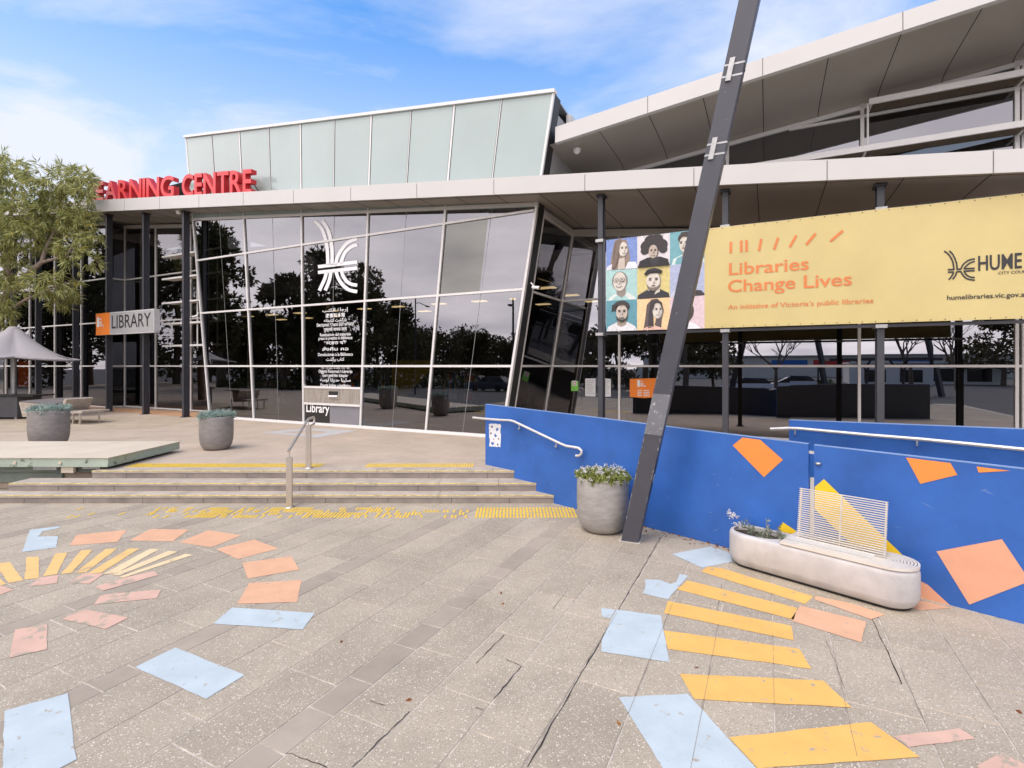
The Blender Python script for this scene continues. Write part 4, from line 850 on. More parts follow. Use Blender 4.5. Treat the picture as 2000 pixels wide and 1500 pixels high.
cells = [((118, 146, 214), p1, 0, 2), ((228, 219, 220), p2, 1, 2), ((112, 178, 188), p3, 2, 2), ((168, 212, 206), p4, 0, 1), ((226, 206, 122), p5, 1, 1), ((174, 184, 216), p6, 2, 1), ((88, 158, 172), p7, 0, 0), ((250, 208, 146), p8, 1, 0), ((226, 198, 204), p9, 2, 0)]
for bgc, fn_, cx, rz in cells: portrait(cx, rz, bgc, fn_)
# ------------------------------------------------------------------ notices on the right glazing
def notice(name, pts, m, label, cat='notice', w_=WR-.02, th=.006, extra=None):
    ds = [fpix(x, y, w_) for x, y in pts]; c = FP(ds[0][0], w_, ds[0][1]); mb = MB(); mb.prism([FP(d, w_, z) for d, z in ds], M_*th, 0); mats = [m]
    if extra: mats += extra(mb)
    return tag(mb.build(name, mats, loc=c), label, cat)
def ex_orange(mb):
    d, z = fpix(1245, 754, WR); agelogo(mb, lambda x, y, q=0: FP(x, WR-.028, y), d, z-.02, .20)
    for i in range(len(mb.m)-1, -1, -1):
        if mb.m[i] == 0 and i >= 6: mb.m[i] = 1
    for r_, (l, r0) in enumerate((('MON', '9-8'), ('TUE', '9-8'), ('WED', '9-8'), ('THU', '9-8'))):
        zz = fpix(1245, 763+r_*3.4, WR)[1]
        for xx, ww in ((1245, 9), (1257, 12)): 
            a_ = fpix(xx, 760, WR)[0]; b_ = fpix(xx+ww, 760, WR)[0]; mb.add([FP(a_, WR-.028, zz), FP(b_, WR-.028, zz), FP(b_, WR-.028, zz+.02), FP(a_, WR-.028, zz+.02)], [(0, 1, 2, 3)], 1)
    return ['vinyl']
notice('opening_hours_sign', [(1230, 775), (1258, 777.5), (1283, 776), (1285, 738.5), (1230, 740)], 'signorange', 'orange opening hours panel with white logo on the window behind the leaning post', 'sign', extra=ex_orange)
def ex_paper(xs):
    def f(mb):
        for i in range(7):
            d0_, z_ = fpix(xs[0], 744+i*4, WR); d1_, _ = fpix(xs[1]-(i % 3)*2, 744+i*4, WR); mb.add([FP(d0_, WR-.027, z_), FP(d1_, WR-.027, z_), FP(d1_, WR-.027, z_+.018), FP(d0_, WR-.027, z_+.018)], [(0, 1, 2, 3)], 1)
        return [mat('grey_print', (.45, .45, .46), .6)]
    return f
notice('window_notice', [(1143, 774), (1163, 774.5), (1163, 739), (1143, 739.5)], 'paper', 'white printed notice on the window just left of the first banner column', extra=ex_paper((1146, 1161)))
notice('window_notice', [(1176, 775), (1193, 774.5), (1193, 740), (1176, 739)], 'paper', 'white printed notice on the window just right of the first banner column', extra=ex_paper((1179, 1191)))
def ex_green(mb):
    c = fpix(1122.5, 749, WR); mb.add([FP(c[0]-.075, WR-.027, c[1]-.07), FP(c[0]+.075, WR-.027, c[1]-.07), FP(c[0]+.075, WR-.027, c[1]+.09), FP(c[0]-.075, WR-.027, c[1]+.09)], [(0, 1, 2, 3)], 1)
    n = 20; mb.add([FP(c[0]+r_*math.cos(2*math.pi*i/n), WR-.03, c[1]+r_*math.sin(2*math.pi*i/n)) for r_ in (.04, .055) for i in range(n)], [(i, (i+1) % n, n+(i+1) % n, n+i) for i in range(n)], 2); return ['paper', 'red']
notice('no_smoking_sticker', [(1115.5, 764), (1129.5, 763.5), (1129.5, 744), (1115.5, 744.5)], 'green', 'small green and white no smoking sticker on the side window', 'sticker', extra=ex_green)
t = thing('cabinet', FP(4.4, WR+1.2, LZ), 'navy blue slatted cabinet standing inside the window behind the white notices', 'cabinet')
b = MB(); b.box(FP(4.6, WR+1.2, LZ+.95), (1.7, .6, 1.9), (U, M_, ZV)); b.build('carcass', 'cab', t)
b = MB()
for i in range(16): b.box(FP(3.85+i*.1, WR+.885, LZ+.95), (.05, .025, 1.8), (U, M_, ZV))
b.build('slats', mat('navy_slat', (.03, .06, .16), .45), t)
d, z = fpix(47, 730, WL+.5); b = MB(); b.prism([FP(d-.75, WL+.5, z-.75), FP(d+.8, WL+.5, z-.75), FP(d+.8, WL+.5, z+.75), FP(d-.75, WL+.5, z+.75)], M_*.04)
tag(b.build('orange_panel', 'orangeglow', loc=FP(d, WL+.5, z-.75)), 'orange panel with an added glow hanging inside the left windows behind the umbrella pole', 'panel')
# security cameras
def cctv(p, dirv, label):
    t = thing('security_camera', p, label, 'security camera'); p = Vector(p); dv = Vector(dirv).normalized()
    b = MB(); b.tube([p, p+dv*.22], .045, 10); b.build('housing', 'white', t); b = MB(); b.tube([p+dv*.06+ZV*.02, p-dv*.05-Vector((0, 0, -.12))], .018, 6); b.build('mount', 'white', t)
    b = MB(); b.tube([p+dv*.22, p+dv*.235], .034, 10); b.build('lens', 'black', t)
cctv(fpt(386, 617, -.3), (-.6, -.7, -.3), 'white bullet camera on the left edge mullion of the flared glass box'); cctv(fpt(1040, 561, -.05), (.8, -.5, -.15), 'white bullet camera on the right leaning edge of the flared glass box')
t = thing('dome_camera', FP(4.5, .8, zu(4.5)), 'small white dome camera under the left end of the upper roof', 'security camera'); b = MB(); b.lathe([(.11, 0), (.11, -.05), (.085, -.11), (.04, -.145), (.001, -.15)], FP(4.5, .8, zu(4.5)), 14); b.build('dome', 'white', t)
t = thing('dome_camera', FP(-11.6, -.5, zb(-11.6)), 'small white dome camera under the canopy above the left edge of the flared box', 'security camera'); b = MB(); b.lathe([(.11, 0), (.11, -.05), (.085, -.11), (.04, -.145), (.001, -.15)], FP(-11.6, -.5, zb(-11.6)), 14); b.build('dome', 'white', t)

# ================================================================== BLUE RAMP WALLS
def blue_wall(pts, off, label, th_=.05, loc=None):
    t = thing('ramp_wall', loc, label, 'wall'); b = MB(); b.prism([WP(s, off, z) for s, z in pts], -WN*th_); b.m[1] = 1; b.build('panel', ['blue', 'dark'], t); 
    tp = [p for p in pts if p[1] > .9]
    c = MB()
    for i in range(len(tp)-1):
        c.add([WP(tp[i][0], off+.002, tp[i][1]+.001), WP(tp[i+1][0], off+.002, tp[i+1][1]+.001), WP(tp[i+1][0], off+.002, tp[i+1][1]+.011), WP(tp[i][0], off+.002, tp[i][1]+.011), WP(tp[i][0], off-th_-.002, tp[i][1]+.011), WP(tp[i+1][0], off-th_-.002, tp[i+1][1]+.011)], [(0, 1, 2, 3), (3, 2, 5, 4)])
    c.build('capping', mat('pale_blue_edge', (.20, .32, .58), .4), t); return t
sA = wpix(948, 800)[0]; sB, zB = wpix(1579, 868); sC, zC = wpix(1590, 870); sD, zD = wpix(2160, 935); zA = wpix(948, 790)[1]
zs_ = [wpix(p, y)[1] for p, y in ((1123, 811), (1268, 829.5))]
w1 = blue_wall([(sA, 0), (sB, 0), (sB, zB), (wpix(1268, 800)[0], zs_[1]), (wpix(1123, 800)[0], zs_[0]), (sA, zA)], 0, 'long blue ramp wall panel beside the steps with a stair handrail on it', loc=WP(2, 0, 0))
w2 = blue_wall([(sC, 0), (sD, 0), (sD, wpix(2000, 917)[1]-.0), (wpix(2000, 917)[0], wpix(2000, 917)[1]), (sC, zC)], 0, 'front blue ramp wall panel behind the bench painted with orange, yellow and peach shapes', loc=WP(7.5, 0, 0))
s5, z5_ = wpix(1541, 821, -1.30); s6, z6 = wpix(2000, 839, -1.30)
w3 = blue_wall([(s5, .0), (s6+3, .0), (s6+3, z6), (s6, z6), (s5, z5_)], -1.30, 'rear plain blue ramp wall in front of the lower windows with a long handrail', loc=WP(7, -1.3, 0))
def wshape(t, m, pts, off=.004): MB().poly([wpt(x, y, off) for x, y in pts]).build('painted_shape', m, t)
wshape(w1, 'orange', [(1450, 854.5), (1485, 859), (1529, 898), (1492, 932), (1431, 870)])
wshape(w1, 'yellow', [(1519, 1032), (1529, 1020), (1578, 1052), (1578, 1068), (1535, 1046)])
z6f = lambda l: [(1500+.25*x, 600+.25*y) for x, y in l]; z8f = lambda l: [(1400+.225*x, 920+.225*y) for x, y in l]
wshape(w2, 'orange', z6f([(1078, 1174), (1425, 1217), (1480, 1310), (1190, 1380)])); wshape(w2, 'orange', z6f([(1630, 1245), (1895, 1278), (1645, 1292)]))
wshape(w2, 'yellow', z8f([(850, 138), (930, 70), (1640, 755), (1520, 850), (1300, 762), (850, 330)])); wshape(w2, 'peach', [(1829, 1077), (1957, 1053), (2012, 1135), (1893, 1181)])
wshape(w2, 'peach', [(1796, 1134), (1812, 1142), (1862, 1188), (1800, 1200)])
# scuffs and bolts
b = MB()
for x, y in ((1275, 1026), (1401, 1060), (1388, 1001), (1113, 967), (1118, 951), (1091, 951), (1054, 947)): b.lathe([(.014, 0), (.010, .004), (.001, .005)], wpt(x, y, .003), 8)
b.build('fixing_bolt', mat('bolt_blue', (.10, .16, .30), .4), w1)
b = MB(); random.seed(21)
for _ in range(34):
    s0, zz = random.uniform(.5, 8.3), random.uniform(.12, 1.25); l, an = random.uniform(.02, .16), random.gauss(0, .5); wd = random.uniform(.0015, .005)
    if 5.45 < s0 < 5.75: continue
    p = [(s0, zz), (s0+l*math.cos(an)*.5, zz+l*math.sin(an)*.5+wd), (s0+l*math.cos(an), zz+l*math.sin(an))]; b.poly([WP(p[0][0], .0025, p[0][1]), WP(p[1][0], .0025, p[1][1]), WP(p[2][0], .0025, p[2][1]), WP(p[1][0], .0025, p[1][1]-2*wd)])
b.build('scuff_marks', mat('scuff', (.16, .26, .52), .6), w2)
# torn poster remnant
b = MB(); pts = []
for i in range(44):
    t_ = i/44*4; e, f = int(t_), t_-int(t_); c = [(955, 828), (978, 828), (978, 873), (956, 871)]; p, q = c[e], c[(e+1) % 4]; pts.append((p[0]+(q[0]-p[0])*f+random.uniform(-.9, .9), p[1]+(q[1]-p[1])*f+random.uniform(-1.2, 1.2)))
b.poly([wpt(x, y, .004) for x, y in pts]); tp_ = thing('torn_poster', wpt(966, 873), 'torn white remains of a poster stuck on the left end of the blue wall', 'poster'); b.build('paper', worn('torn_paper', (.72, .73, .75), (.30, .38, .56), .36, 3.1), tp_)
random.seed(3)
for cx_, cy_, rr in ((961, 834, 3.2), (971, 838, 4.4), (959, 846, 2.6), (968, 851, 4.0), (974, 857, 2.2), (962, 866, 4.6), (972, 868, 3.2), (964, 858, 1.8)):
    c = MB(); n_ = 11; c.poly([wpt(cx_+rr*random.uniform(.25, 1.1)*math.cos(6.283*i/n_)*.8, cy_+rr*random.uniform(.25, 1.1)*math.sin(6.283*i/n_), .0065) for i in range(n_)]); c.build('torn_patch', 'blue' if rr > 3.5 else mat('dark_ink', (.03, .05, .13), .6), tp_)
# stair handrail on wall 1
def rail(name, path, r, t, m='rail'): b = MB(); b.tube(path, r, 10); return b.build(name, m, t)
OFF = .085
hp = [(924, 815.5), (948, 818), (975, 820), (996, 821), (1004, 823), (1096, 867), (1106, 871), (1122, 873.5), (1130, 875), (1136, 880), (1136, 886), (1131, 890), (1125, 890)]
hr = thing('handrail', wpt(1030, 870, 0), 'pale tubular handrail with a hooked end on the blue wall beside the steps', 'handrail'); pts = [wpt(x, y, OFF) for x, y in hp]; pts = [Vector((p.x, p.y, p.z)) for p in pts]
rail('rail', pts, .023, hr)
for x, y in ((1014, 830), (1086, 865)):
    rail('bracket', [wpt(x, y+1, OFF), wpt(x, y+3, OFF)-ZV*.05, wpt(x, y+3, .0)-ZV*.06], .009, hr); MB().lathe([(.03, 0), (.03, .006), (.001, .006)], wpt(x, y+7, .006), 10).build('rosette', 'rail', hr)
hr2 = thing('handrail', wpt(1790, 870, -1.3), 'long tubular handrail along the rear blue ramp wall', 'handrail'); O2 = -1.3+.09
rail('rail', [wpt(x, y, O2) for x, y in ((1505, 838), (1540, 836.5), (1560, 837), (1700, 850), (1780, 856.5), (1800, 858), (2000, 878), (2120, 891))], .024, hr2)
for x, y in ((1553, 838), (1791, 859)): rail('bracket', [wpt(x, y+1, O2), wpt(x, y+1, O2)-ZV*.06, wpt(x, y+1, -1.3)-ZV*.07], .010, hr2)
gp = thing('gate_post', wpt(1584, 1050), 'pale steel post with stub rails in the gap between the two front blue panels', 'post')
b = MB(); m_ = wpt(1585, 950); b.bar(Vector((m_.x, m_.y, 0))-WN*.07, Vector((m_.x, m_.y, wpix(1585, 935)[1]))-WN*.07, .055, .055, WD); b.build('post', 'slat', gp)
b = MB(); m_ = wpt(1584, 884); b.bar(m_-WD*.09-WN*.03, m_+WD*.09-WN*.03, .03, .03, ZV); b.build('stub_rail', 'rail', gp)
b = MB(); b.lathe([(.03, -.01), (.035, 0), (.03, .01), (.001, .012)], wpt(1598, 905, .012), 12); b.build('lock', 'steel', gp)
# centre handrail on the steps
ch = thing('handrail', G(566, 991), 'freestanding stainless handrail on two flat posts in the middle of the steps', 'handrail')
pA = Vector((-3.86, 8.88, 0)); pB = Vector((-4.03, 10.14, LZ))
for p, zt in ((pA, .86), (pB, 1.27)):
    b = MB(); b.box((p.x, p.y, (p.z+zt)/2+.005), (.095, .05, zt-p.z)); b.build('post', 'steel', ch); b = MB(); b.lathe([(.085, 0), (.085, .008), (.001, .009)], (p.x, p.y, p.z+.002), 16); b.build('base_plate', 'steel', ch)
    b = MB(); b.tube([(p.x, p.y, zt), (p.x, p.y, zt+.13)], .010, 8); b.build('stem', 'steel', ch)
rail('rail', [Vector((-3.855, 8.83, .985)), Vector((-3.86, 8.88, 1.0)), Vector((-4.02, 10.06, 1.385)), Vector((-4.03, 10.14, 1.405)), Vector((-4.04, 10.42, 1.41)), Vector((-4.04, 10.46, 1.39)), Vector((-4.04, 10.47, 1.33)), Vector((-4.04, 10.44, 1.27)), Vector((-4.035, 10.30, 1.26))], .024, ch, 'steel')

# ================================================================== LEANING POST
lpst = thing('leaning_post', Vector((1.72, 7.2, 0)), 'tall square charcoal steel post leaning right, with scuffed paint, in front of the blue wall', 'post')
e1 = Vector((math.cos(R(24)), -math.sin(R(24)), 0)); e2 = Vector((math.sin(R(24)), math.cos(R(24)), 0)); hs_ = .118
pc = Vector((1.735, 7.06, 0))-e1*hs_+e2*hs_
dirp = (Vector((2.955, 6.3, 6.95))-Vector((1.70, 7.2, 0)))/6.95
def PPp(z, i, j, k=1.0): return pc+dirp*z+(e1*i+e2*j)*hs_*k
b = MB(); ch_ = .07
ring_ = [(1-ch_, -1), (1, -1+ch_), (1, 1-ch_), (1-ch_, 1), (-1+ch_, 1), (-1, 1-ch_), (-1, -1+ch_), (-1+ch_, -1)]
zsq = [0, 2.0, 4, 6, 9.5, 11.5]
b.add([PPp(z, i, j) for z in zsq for i, j in ring_], [(q*8+i, q*8+(i+1) % 8, (q+1)*8+(i+1) % 8, (q+1)*8+i) for q in range(len(zsq)-1) for i in range(8)]); b.build('shaft', 'post', lpst)
def zpost(py):
    f = lambda z: 715-1000*((pc+dirp*z).z-H)/(pc+dirp*z).y
    lo, hi = 0, 12
    for _ in range(50):
        m = (lo+hi)/2
        if f(m) > py: lo = m
        else: hi = m
    return lo
for y0, y1 in ((136, 159), (289, 310)):
    c = MB()
    for y in (y0, y1):
        z = zpost(y); c.add([PPp(z+dz, i, j, 1.03) for dz in (0, .022) for i, j in ring_], [(i, (i+1) % 8, 8+(i+1) % 8, 8+i) for i in range(8)])
    z0, z1 = zpost(y1)-.05, zpost(y0)+.08
    c.prism([PPp(z0, -.55, -1.22), PPp(z0, -.05, -1.22), PPp(z1, -.05, -1.22), PPp(z1, -.55, -1.22)], e2*.03); c.build('clamp', 'galv', lpst)
c = MB(); random.seed(5)
for i in range(120):      # paint chipped along the lower edges
    z = random.uniform(.3, 2.4)**1.0; e = random.choice((6, 6, 7, 7, 0, 5)); ii, jj = ring_[e]; l = random.uniform(.008, .05); wd = random.uniform(.01, .055)
    ax = 0 if e in (5, 6, 7, 0) and abs(jj) > .99 else 1
    q = lambda z_, o: PPp(z_, (ii+o if ax == 0 else ii), (jj if ax == 0 else jj+o), 1.006)
    s_ = -1 if ii > 0 else 1
    c.poly([q(z, 0), q(z+l*.3, s_*wd), q(z+l, s_*wd*.6), q(z+l*1.2, 0)])
c.build('paint_chips', mat('bare_primer', (.50, .50, .49), .6, var=.2, vs=20), lpst)
c = MB(); c.prism([PPp(.62, 1.012, -.55), PPp(.62, 1.012, .75), PPp(1.18, 1.012, .75), PPp(1.18, 1.012, -.55)], -e1*.001); c.build('access_cover', 'black', lpst)
c = MB(); c.prism([PPp(.85, 1.03, -.1), PPp(.85, 1.03, .3), PPp(.96, 1.03, .3), PPp(.96, 1.03, -.1)], -e1*.001); c.build('sticker', 'paper', lpst)
c = MB(); z0, z1 = zpost(848), zpost(768); c.add([PPp(z+random.uniform(-.02, .02), i, j, 1.006) for z in (z0, (z0+z1)/2, z1) for i, j in [ring_[6], ring_[7], ring_[0], ring_[1]]], [(q*4+i, q*4+i+1, (q+1)*4+i+1, (q+1)*4+i) for q in range(2) for i in range(3)]); c.build('tape_wrap', worn('grey_tape', (.16, .165, .18), (.42, .42, .43), .36, 14, .35), lpst)
c = MB(); c.prism([Vector((p.x, p.y, .0035)) for p in (PPp(0, -1.25, -1.25), PPp(0, 1.25, -1.25), PPp(0, 1.25, 1.25), PPp(0, -1.25, 1.25))], (0, 0, .008)); c.build('grout_pad', mat('grout', (.48, .44, .38), .8), lpst)

# ================================================================== POTS
def pot_prof(r, h): return [(r*.55, 0), (r*.68, .012*h), (r*.80, .06*h), (r*.91, .16*h), (r*.975, .30*h), (r, .48*h), (r*1.0, .75*h), (r*.99, .985*h), (r*.975, 1.0*h), (r*.93, 1.0*h), (r*.915, .98*h), (r*.91, .90*h)]
def pot(loc, r, h, label, m, plant, cat='planter'):
    t = thing('planter_pot', loc, label, cat, 'round clay planter pots'); b = MB(); b.lathe(pot_prof(r, h), loc, 44); b.poly([Vector(loc)+Vector((r*.55*math.cos(a_), r*.55*math.sin(a_), .001)) for a_ in np.linspace(0, 2*math.pi, 25)[:-1]]); b.build('pot', m, t)
    b = MB(); b.lathe([(.001, .93*h), (r*.5, .925*h), (r*.915, .90*h)], loc, 24); b.build('soil', 'soil', t); plant(t, Vector(loc), r, h); return t
def succulents(t, loc, r, h):
    cs = []
    for i in range(46):
        a_ = random.uniform(0, 6.283); q = r*.92*math.sqrt(random.random()); cs.append((loc.x+q*math.cos(a_), loc.y+q*math.sin(a_), loc.z+h*.93+random.uniform(0, .05)))
    cs = np.array(cs); up = np.tile(np.array([0, 0, .55]), (len(cs), 1)); up[:, :2] += (cs[:, :2]-np.array([loc.x, loc.y]))*.5
    V, Fq = blade_cluster(cs, up, 26, .16, .035, .42, 0.0, .06); raw_mesh('succulent', V, Fq, 'succ', t)
def flowers(t, loc, r, h):
    n = 420; a_ = rng.random(n)*6.283; q = r*1.0*np.sqrt(rng.random(n)); P = np.stack([loc.x+q*np.cos(a_), loc.y+q*np.sin(a_), loc.z+h*.95+rng.random(n)*.11*(1.1-(q/r)**2*.5)], 1); d = np.stack([np.cos(a_)*.4, np.sin(a_)*.4, np.full(n, .5)], 1)
    V, Fq = blade_cluster(P, d, 8, .062, .026, .6, .1, .05); V0, F0 = V, Fq
    vs = []; n = 52; a_ = rng.random(n)*6.283; q = r*1.1*rng.random(n)**.42; P = np.stack([loc.x+q*np.cos(a_), loc.y+q*np.sin(a_), loc.z+h*1.0+.10+rng.random(n)*.06-.10*(q/r)**3], 1)
    base = np.repeat(P, 14, 0)+rng.normal(size=(n*14, 3))*.014; V, Fq = leaves(base, rng.normal(size=(n*14, 3))+np.array([0, 0, .4]), .022, .022, .05); raw_mesh('flowering_foliage', np.concatenate([V0, V]), np.concatenate([F0, Fq+len(V0)]), ['herb', 'petal'], t, mi=[0]*len(F0)+[1]*len(Fq))
pm = G(416, 879, LZ); pot((pm.x, 12.45, LZ), .37, .80, 'smooth grey clay pot of blue-green succulents standing alone on the landing', 'pot', succulents)
pot((-11.62, 12.85, LZ), .41, .92, 'scratched grey clay pot of blue-green succulents behind the stage platform', 'pot', succulents)
pot((1.36, 7.68, 0), .385, .80, 'weathered grey clay pot of white flowers against the blue wall by the leaning post', 'pot2', flowers)

# ================================================================== BENCH
C1 = Vector((2.97, 6.33, 0)); C2 = Vector((3.90, 5.30, 0)); eb = (C2-C1).normalized(); nb_ = Vector((eb.y, -eb.x, 0)) if Vector((eb.y, -eb.x, 0)).dot(WN) > 0 else Vector((-eb.y, eb.x, 0)); RB = .26; HB = .41
LB = (C2-C1).length
def stad(r, z, n=18, x0=0, x1=None):
    x1 = LB if x1 is None else x1; out = []
    for i in range(n+1): a_ = math.pi/2+math.pi*i/n; out.append(C1+eb*(x0+r*math.cos(a_))+nb_*(r*math.sin(a_))+ZV*z)
    for i in range(n+1): a_ = -math.pi/2+math.pi*i/n; out.append(C1+eb*(x1+r*math.cos(a_))+nb_*(r*math.sin(a_))+ZV*z)
    return out
bt = thing('planter_bench', C1.lerp(C2, .5), 'rounded pale concrete bench with slatted backrest and built-in planter by the blue wall', 'bench')
b = MB(); prof = [(RB-.06, .03), (RB-.035, .05), (RB-.012, .10), (RB, .13), (RB, .36), (RB-.004, HB-.025), (RB-.016, HB), (RB-.05, HB+.002)]
rings = [stad(r_, z) for r_, z in prof]; n = len(rings[0])
b.add([p for rg in rings for p in rg], [(k*n+i, k*n+(i+1) % n, (k+1)*n+(i+1) % n, (k+1)*n+i) for k in range(len(prof)-1) for i in range(n)], 0, True); b.poly(stad(RB-.06, .03)[::-1])
# top deck with the planter well left open
wx = .30; well = [C1+eb*(.06+(.30)*math.cos(a_)*1.0)+nb_*(.185*math.sin(a_))+ZV*HB for a_ in np.linspace(0, 2*math.pi, n+1)[:-1]]
top = stad(RB-.05, HB+.002); 
# order the rim by angle around the well centre so rim and well can be bridged
cw_ = C1+eb*.06
ang = lambda p: math.atan2((p-cw_).dot(nb_), (p-cw_).dot(eb))
ts = sorted(top, key=ang); ws2 = sorted(well, key=ang); b.add(ts+ws2, [(i, (i+1) % n, n+(i+1) % n, n+i) for i in range(n)], 0)
b.add([p for p in ws2]+[p-ZV*.09 for p in ws2], [(i, (i+1) % n, n+(i+1) % n, n+i) for i in range(n)], 0); b.build('concrete_body', 'conc', bt)
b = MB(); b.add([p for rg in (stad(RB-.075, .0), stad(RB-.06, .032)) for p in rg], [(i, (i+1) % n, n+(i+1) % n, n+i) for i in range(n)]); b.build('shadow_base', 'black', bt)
b = MB(); b.poly([p-ZV*.05 for p in ws2]); b.build('planter_soil', 'soil', bt)
P = np.array([tuple(C1+eb*random.uniform(-.12, .38)+nb_*random.uniform(-.13, .13)+ZV*(HB-.045)) for _ in range(26)]); d = rng.normal(size=(26, 3))*.5+np.array([.0, 0, .75])
stems = MB(); lp_, ld_ = [], []
for p, q in zip(P, d):
    q = Vector(q).normalized(); l = random.uniform(.08, .24); pts = [Vector(p)+q*l*i/5+Vector((0, 0, -.06*(i/5)**2*random.uniform(0, 1))) for i in range(6)]; stems.tube(pts, .003, 4)
    for i in range(16): lp_.append(tuple(pts[1+i % 5])); ld_.append(tuple(q*.6+Vector(rng.normal(size=3))*.6))
plant = stems.build('planter_plant', 'silver', bt)
V, Fq = leaves(np.array(lp_), np.array(ld_), .055, .014, .05); raw_mesh('leaves', V, Fq, 'silver', bt)
P = np.array([tuple(C1+eb*-.20+nb_*.02+ZV*(HB+.10)+Vector(rng.normal(size=3))*.05) for _ in range(9)]); V, Fq = leaves(np.repeat(P, 18, 0)+rng.normal(size=(162, 3))*.012, rng.normal(size=(162, 3)), .022, .02); raw_mesh('seed_heads', V, Fq, 'petal', bt)
# seat: nested loops of flat bar
x0 = .42
for i in range(9):
    r_ = RB-.012-i*.0275
    if r_ < .02: break
    path = [C1+eb*x0+nb_*r_]+[C1+eb*LB+eb*(r_*math.sin(a_))+nb_*(r_*math.cos(a_)) for a_ in np.linspace(0, math.pi, 20)]+[C1+eb*x0-nb_*r_]
    b = MB(); vs = []
    for q, p in enumerate(path):
        a_ = path[max(q-1, 0)]; c_ = path[min(q+1, len(path)-1)]; t_ = (c_-a_).normalized(); sd = Vector((-t_.y, t_.x, 0))*.0095
        vs += [p+sd+ZV*(HB+.012), p-sd+ZV*(HB+.012), p-sd+ZV*(HB+.042), p+sd+ZV*(HB+.042)]
    k = len(path); b.add(vs, [(q*4+e, q*4+(e+1) % 4, (q+1)*4+(e+1) % 4, (q+1)*4+e) for q in range(k-1) for e in range(4)]+[(0, 1, 2, 3), (k*4-1, k*4-2, k*4-3, k*4-4)]); b.build('seat_slat', 'slat', bt)
b = MB(); b.prism([C1+eb*(x0+.02)+nb_*.12+ZV*(HB+.030), C1+eb*(LB-.12)+nb_*.12+ZV*(HB+.030), C1+eb*(LB-.12)-nb_*.08+ZV*(HB+.030), C1+eb*(x0+.02)-nb_*.08+ZV*(HB+.030)], (0, 0, .016)); b.build('seat_board', 'conc2', bt)
# backrest
xb0, xb1 = .50, 1.36; tilt = -nb_*.10+ZV*.55
b0 = C1+eb*xb0-nb_*.02+ZV*(HB+.05); b1 = C1+eb*xb1-nb_*.02+ZV*(HB+.05)
br_ = MB()
for i in range(24):
    f = i/23; p, q = b0+tilt*f, b1+tilt*f; br_.bar(p, q, .014, .009, nb_)
br_.build('backrest_slats', 'slat', bt)
br_ = MB()
for x in (.02, .5, .98): p = b0.lerp(b1, x)-nb_*.014; br_.bar(p-ZV*.04, p+tilt*1.0, .02, .014, nb_)
br_.build('backrest_frame', 'slat', bt)

# ================================================================== STAGE PLATFORM, left
pt = thing('stage_platform', Vector((-11, 11, LZ)), 'low pale platform with green weathered edges floating over the left end of the steps', 'platform')
b = MB(); b.box((-14.4, 11.02, .667), (13.15, 2.18, .012)); b.build('deck', 'cream', pt)
b = MB(); b.box((-14.4, 11.02, .575), (13.10, 2.14, .172)); b.build('edge_beam', worn('stained_patina', (.37, .435, .35), (.13, .14, .11), .37, 6), pt)
b = MB(); b.box((-15.1, 10.28, .31), (12.2, .08, .37)); b.box((-9.25, 10.19, .42), (2.0, .06, .14), m=0); b.build('plinth', mat('green_plinth', (.20, .235, .195), .7, var=.2, vs=2), pt)
b = MB(); b.box((-8.68, 10.02, .43), (.24, .06, .13)); b.build('bracket', 'cream', pt); b = MB(); b.box((-9.15, 10.05, .45), (.46, .05, .07)); b.box((-8.25, 10.06, .46), (.35, .05, .05)); b.build('fixing_rail', 'galv', pt)
for x in (30, 118):
    p = Vector(((x-1000)/1000*9.95, 9.945, .575)); b = MB(); b.tube([p, p-Vector((0, .014, 0))], .032, 14); b.build('cap', 'cream', pt)

# ================================================================== LEFT LANDING FURNITURE
um_ = thing('shade_umbrella', Vector((-19.95, 20.5, LZ)), 'pale grey tensile umbrella with a blunt peak on a slim grey pole at the left', 'umbrella')
uc = Vector((-19.95, 20.5, 0)); b = MB(); nr, na = 9, 48; vs = []
for i in range(nr):
    f = i/(nr-1)
    for j in range(na):
        a_ = 2*math.pi*j/na; cs = abs(math.cos(2*a_)); re = 2.45*(1-.36*(1-cs)**.8); r_ = .2+(re-.2)*f
        z = 2.70+1.25*(1-f)**1.75+.12*(1-cs)*f**2; vs.append(uc+Vector((r_*math.cos(a_), r_*math.sin(a_), z)))
b.add(vs, [(i*na+j, i*na+(j+1) % na, (i+1)*na+(j+1) % na, (i+1)*na+j) for i in range(nr-1) for j in range(na)], 0, True)
hem = vs[-na:]; b.add(hem+[p-ZV*.05 for p in hem], [(j, (j+1) % na, na+(j+1) % na, na+j) for j in range(na)]); b.build('canopy', 'canvas', um_)
b = MB(); b.lathe([(.001, 4.04), (.14, 4.02), (.22, 3.94), (.22, 3.90)], uc, 20); b.build('cap', 'canvas', um_)
b = MB(); b.lathe([(.075, LZ), (.075, 4.0)], uc, 14); b.lathe([(.2, LZ), (.2, LZ+.02), (.07, LZ+.03)], uc, 16); b.build('pole', 'galv', um_)
b = MB()
for a_ in (0, math.pi/2, math.pi, 3*math.pi/2): b.tube([uc+ZV*3.3, uc+Vector((2.35*math.cos(a_), 2.35*math.sin(a_), 2.71))], .02, 6)
b.build('rib', 'dark', um_)
tb = thing('trolley_bin', Vector((-19.4, 19.6, LZ)), 'dark grey storage trolley on small castors under the umbrella', 'trolley')
b = MB(); q = Vector((-19.6, 19.8, 0)); b.prism([q+Vector((x, y, LZ+.08)) for x, y in ((-1.3, -.4), (.85, -.4), (.95, .4), (-1.3, .4))], (0, 0, .78)); b.build('body', mat('dark_grey_plastic', (.075, .075, .08), .55), tb)
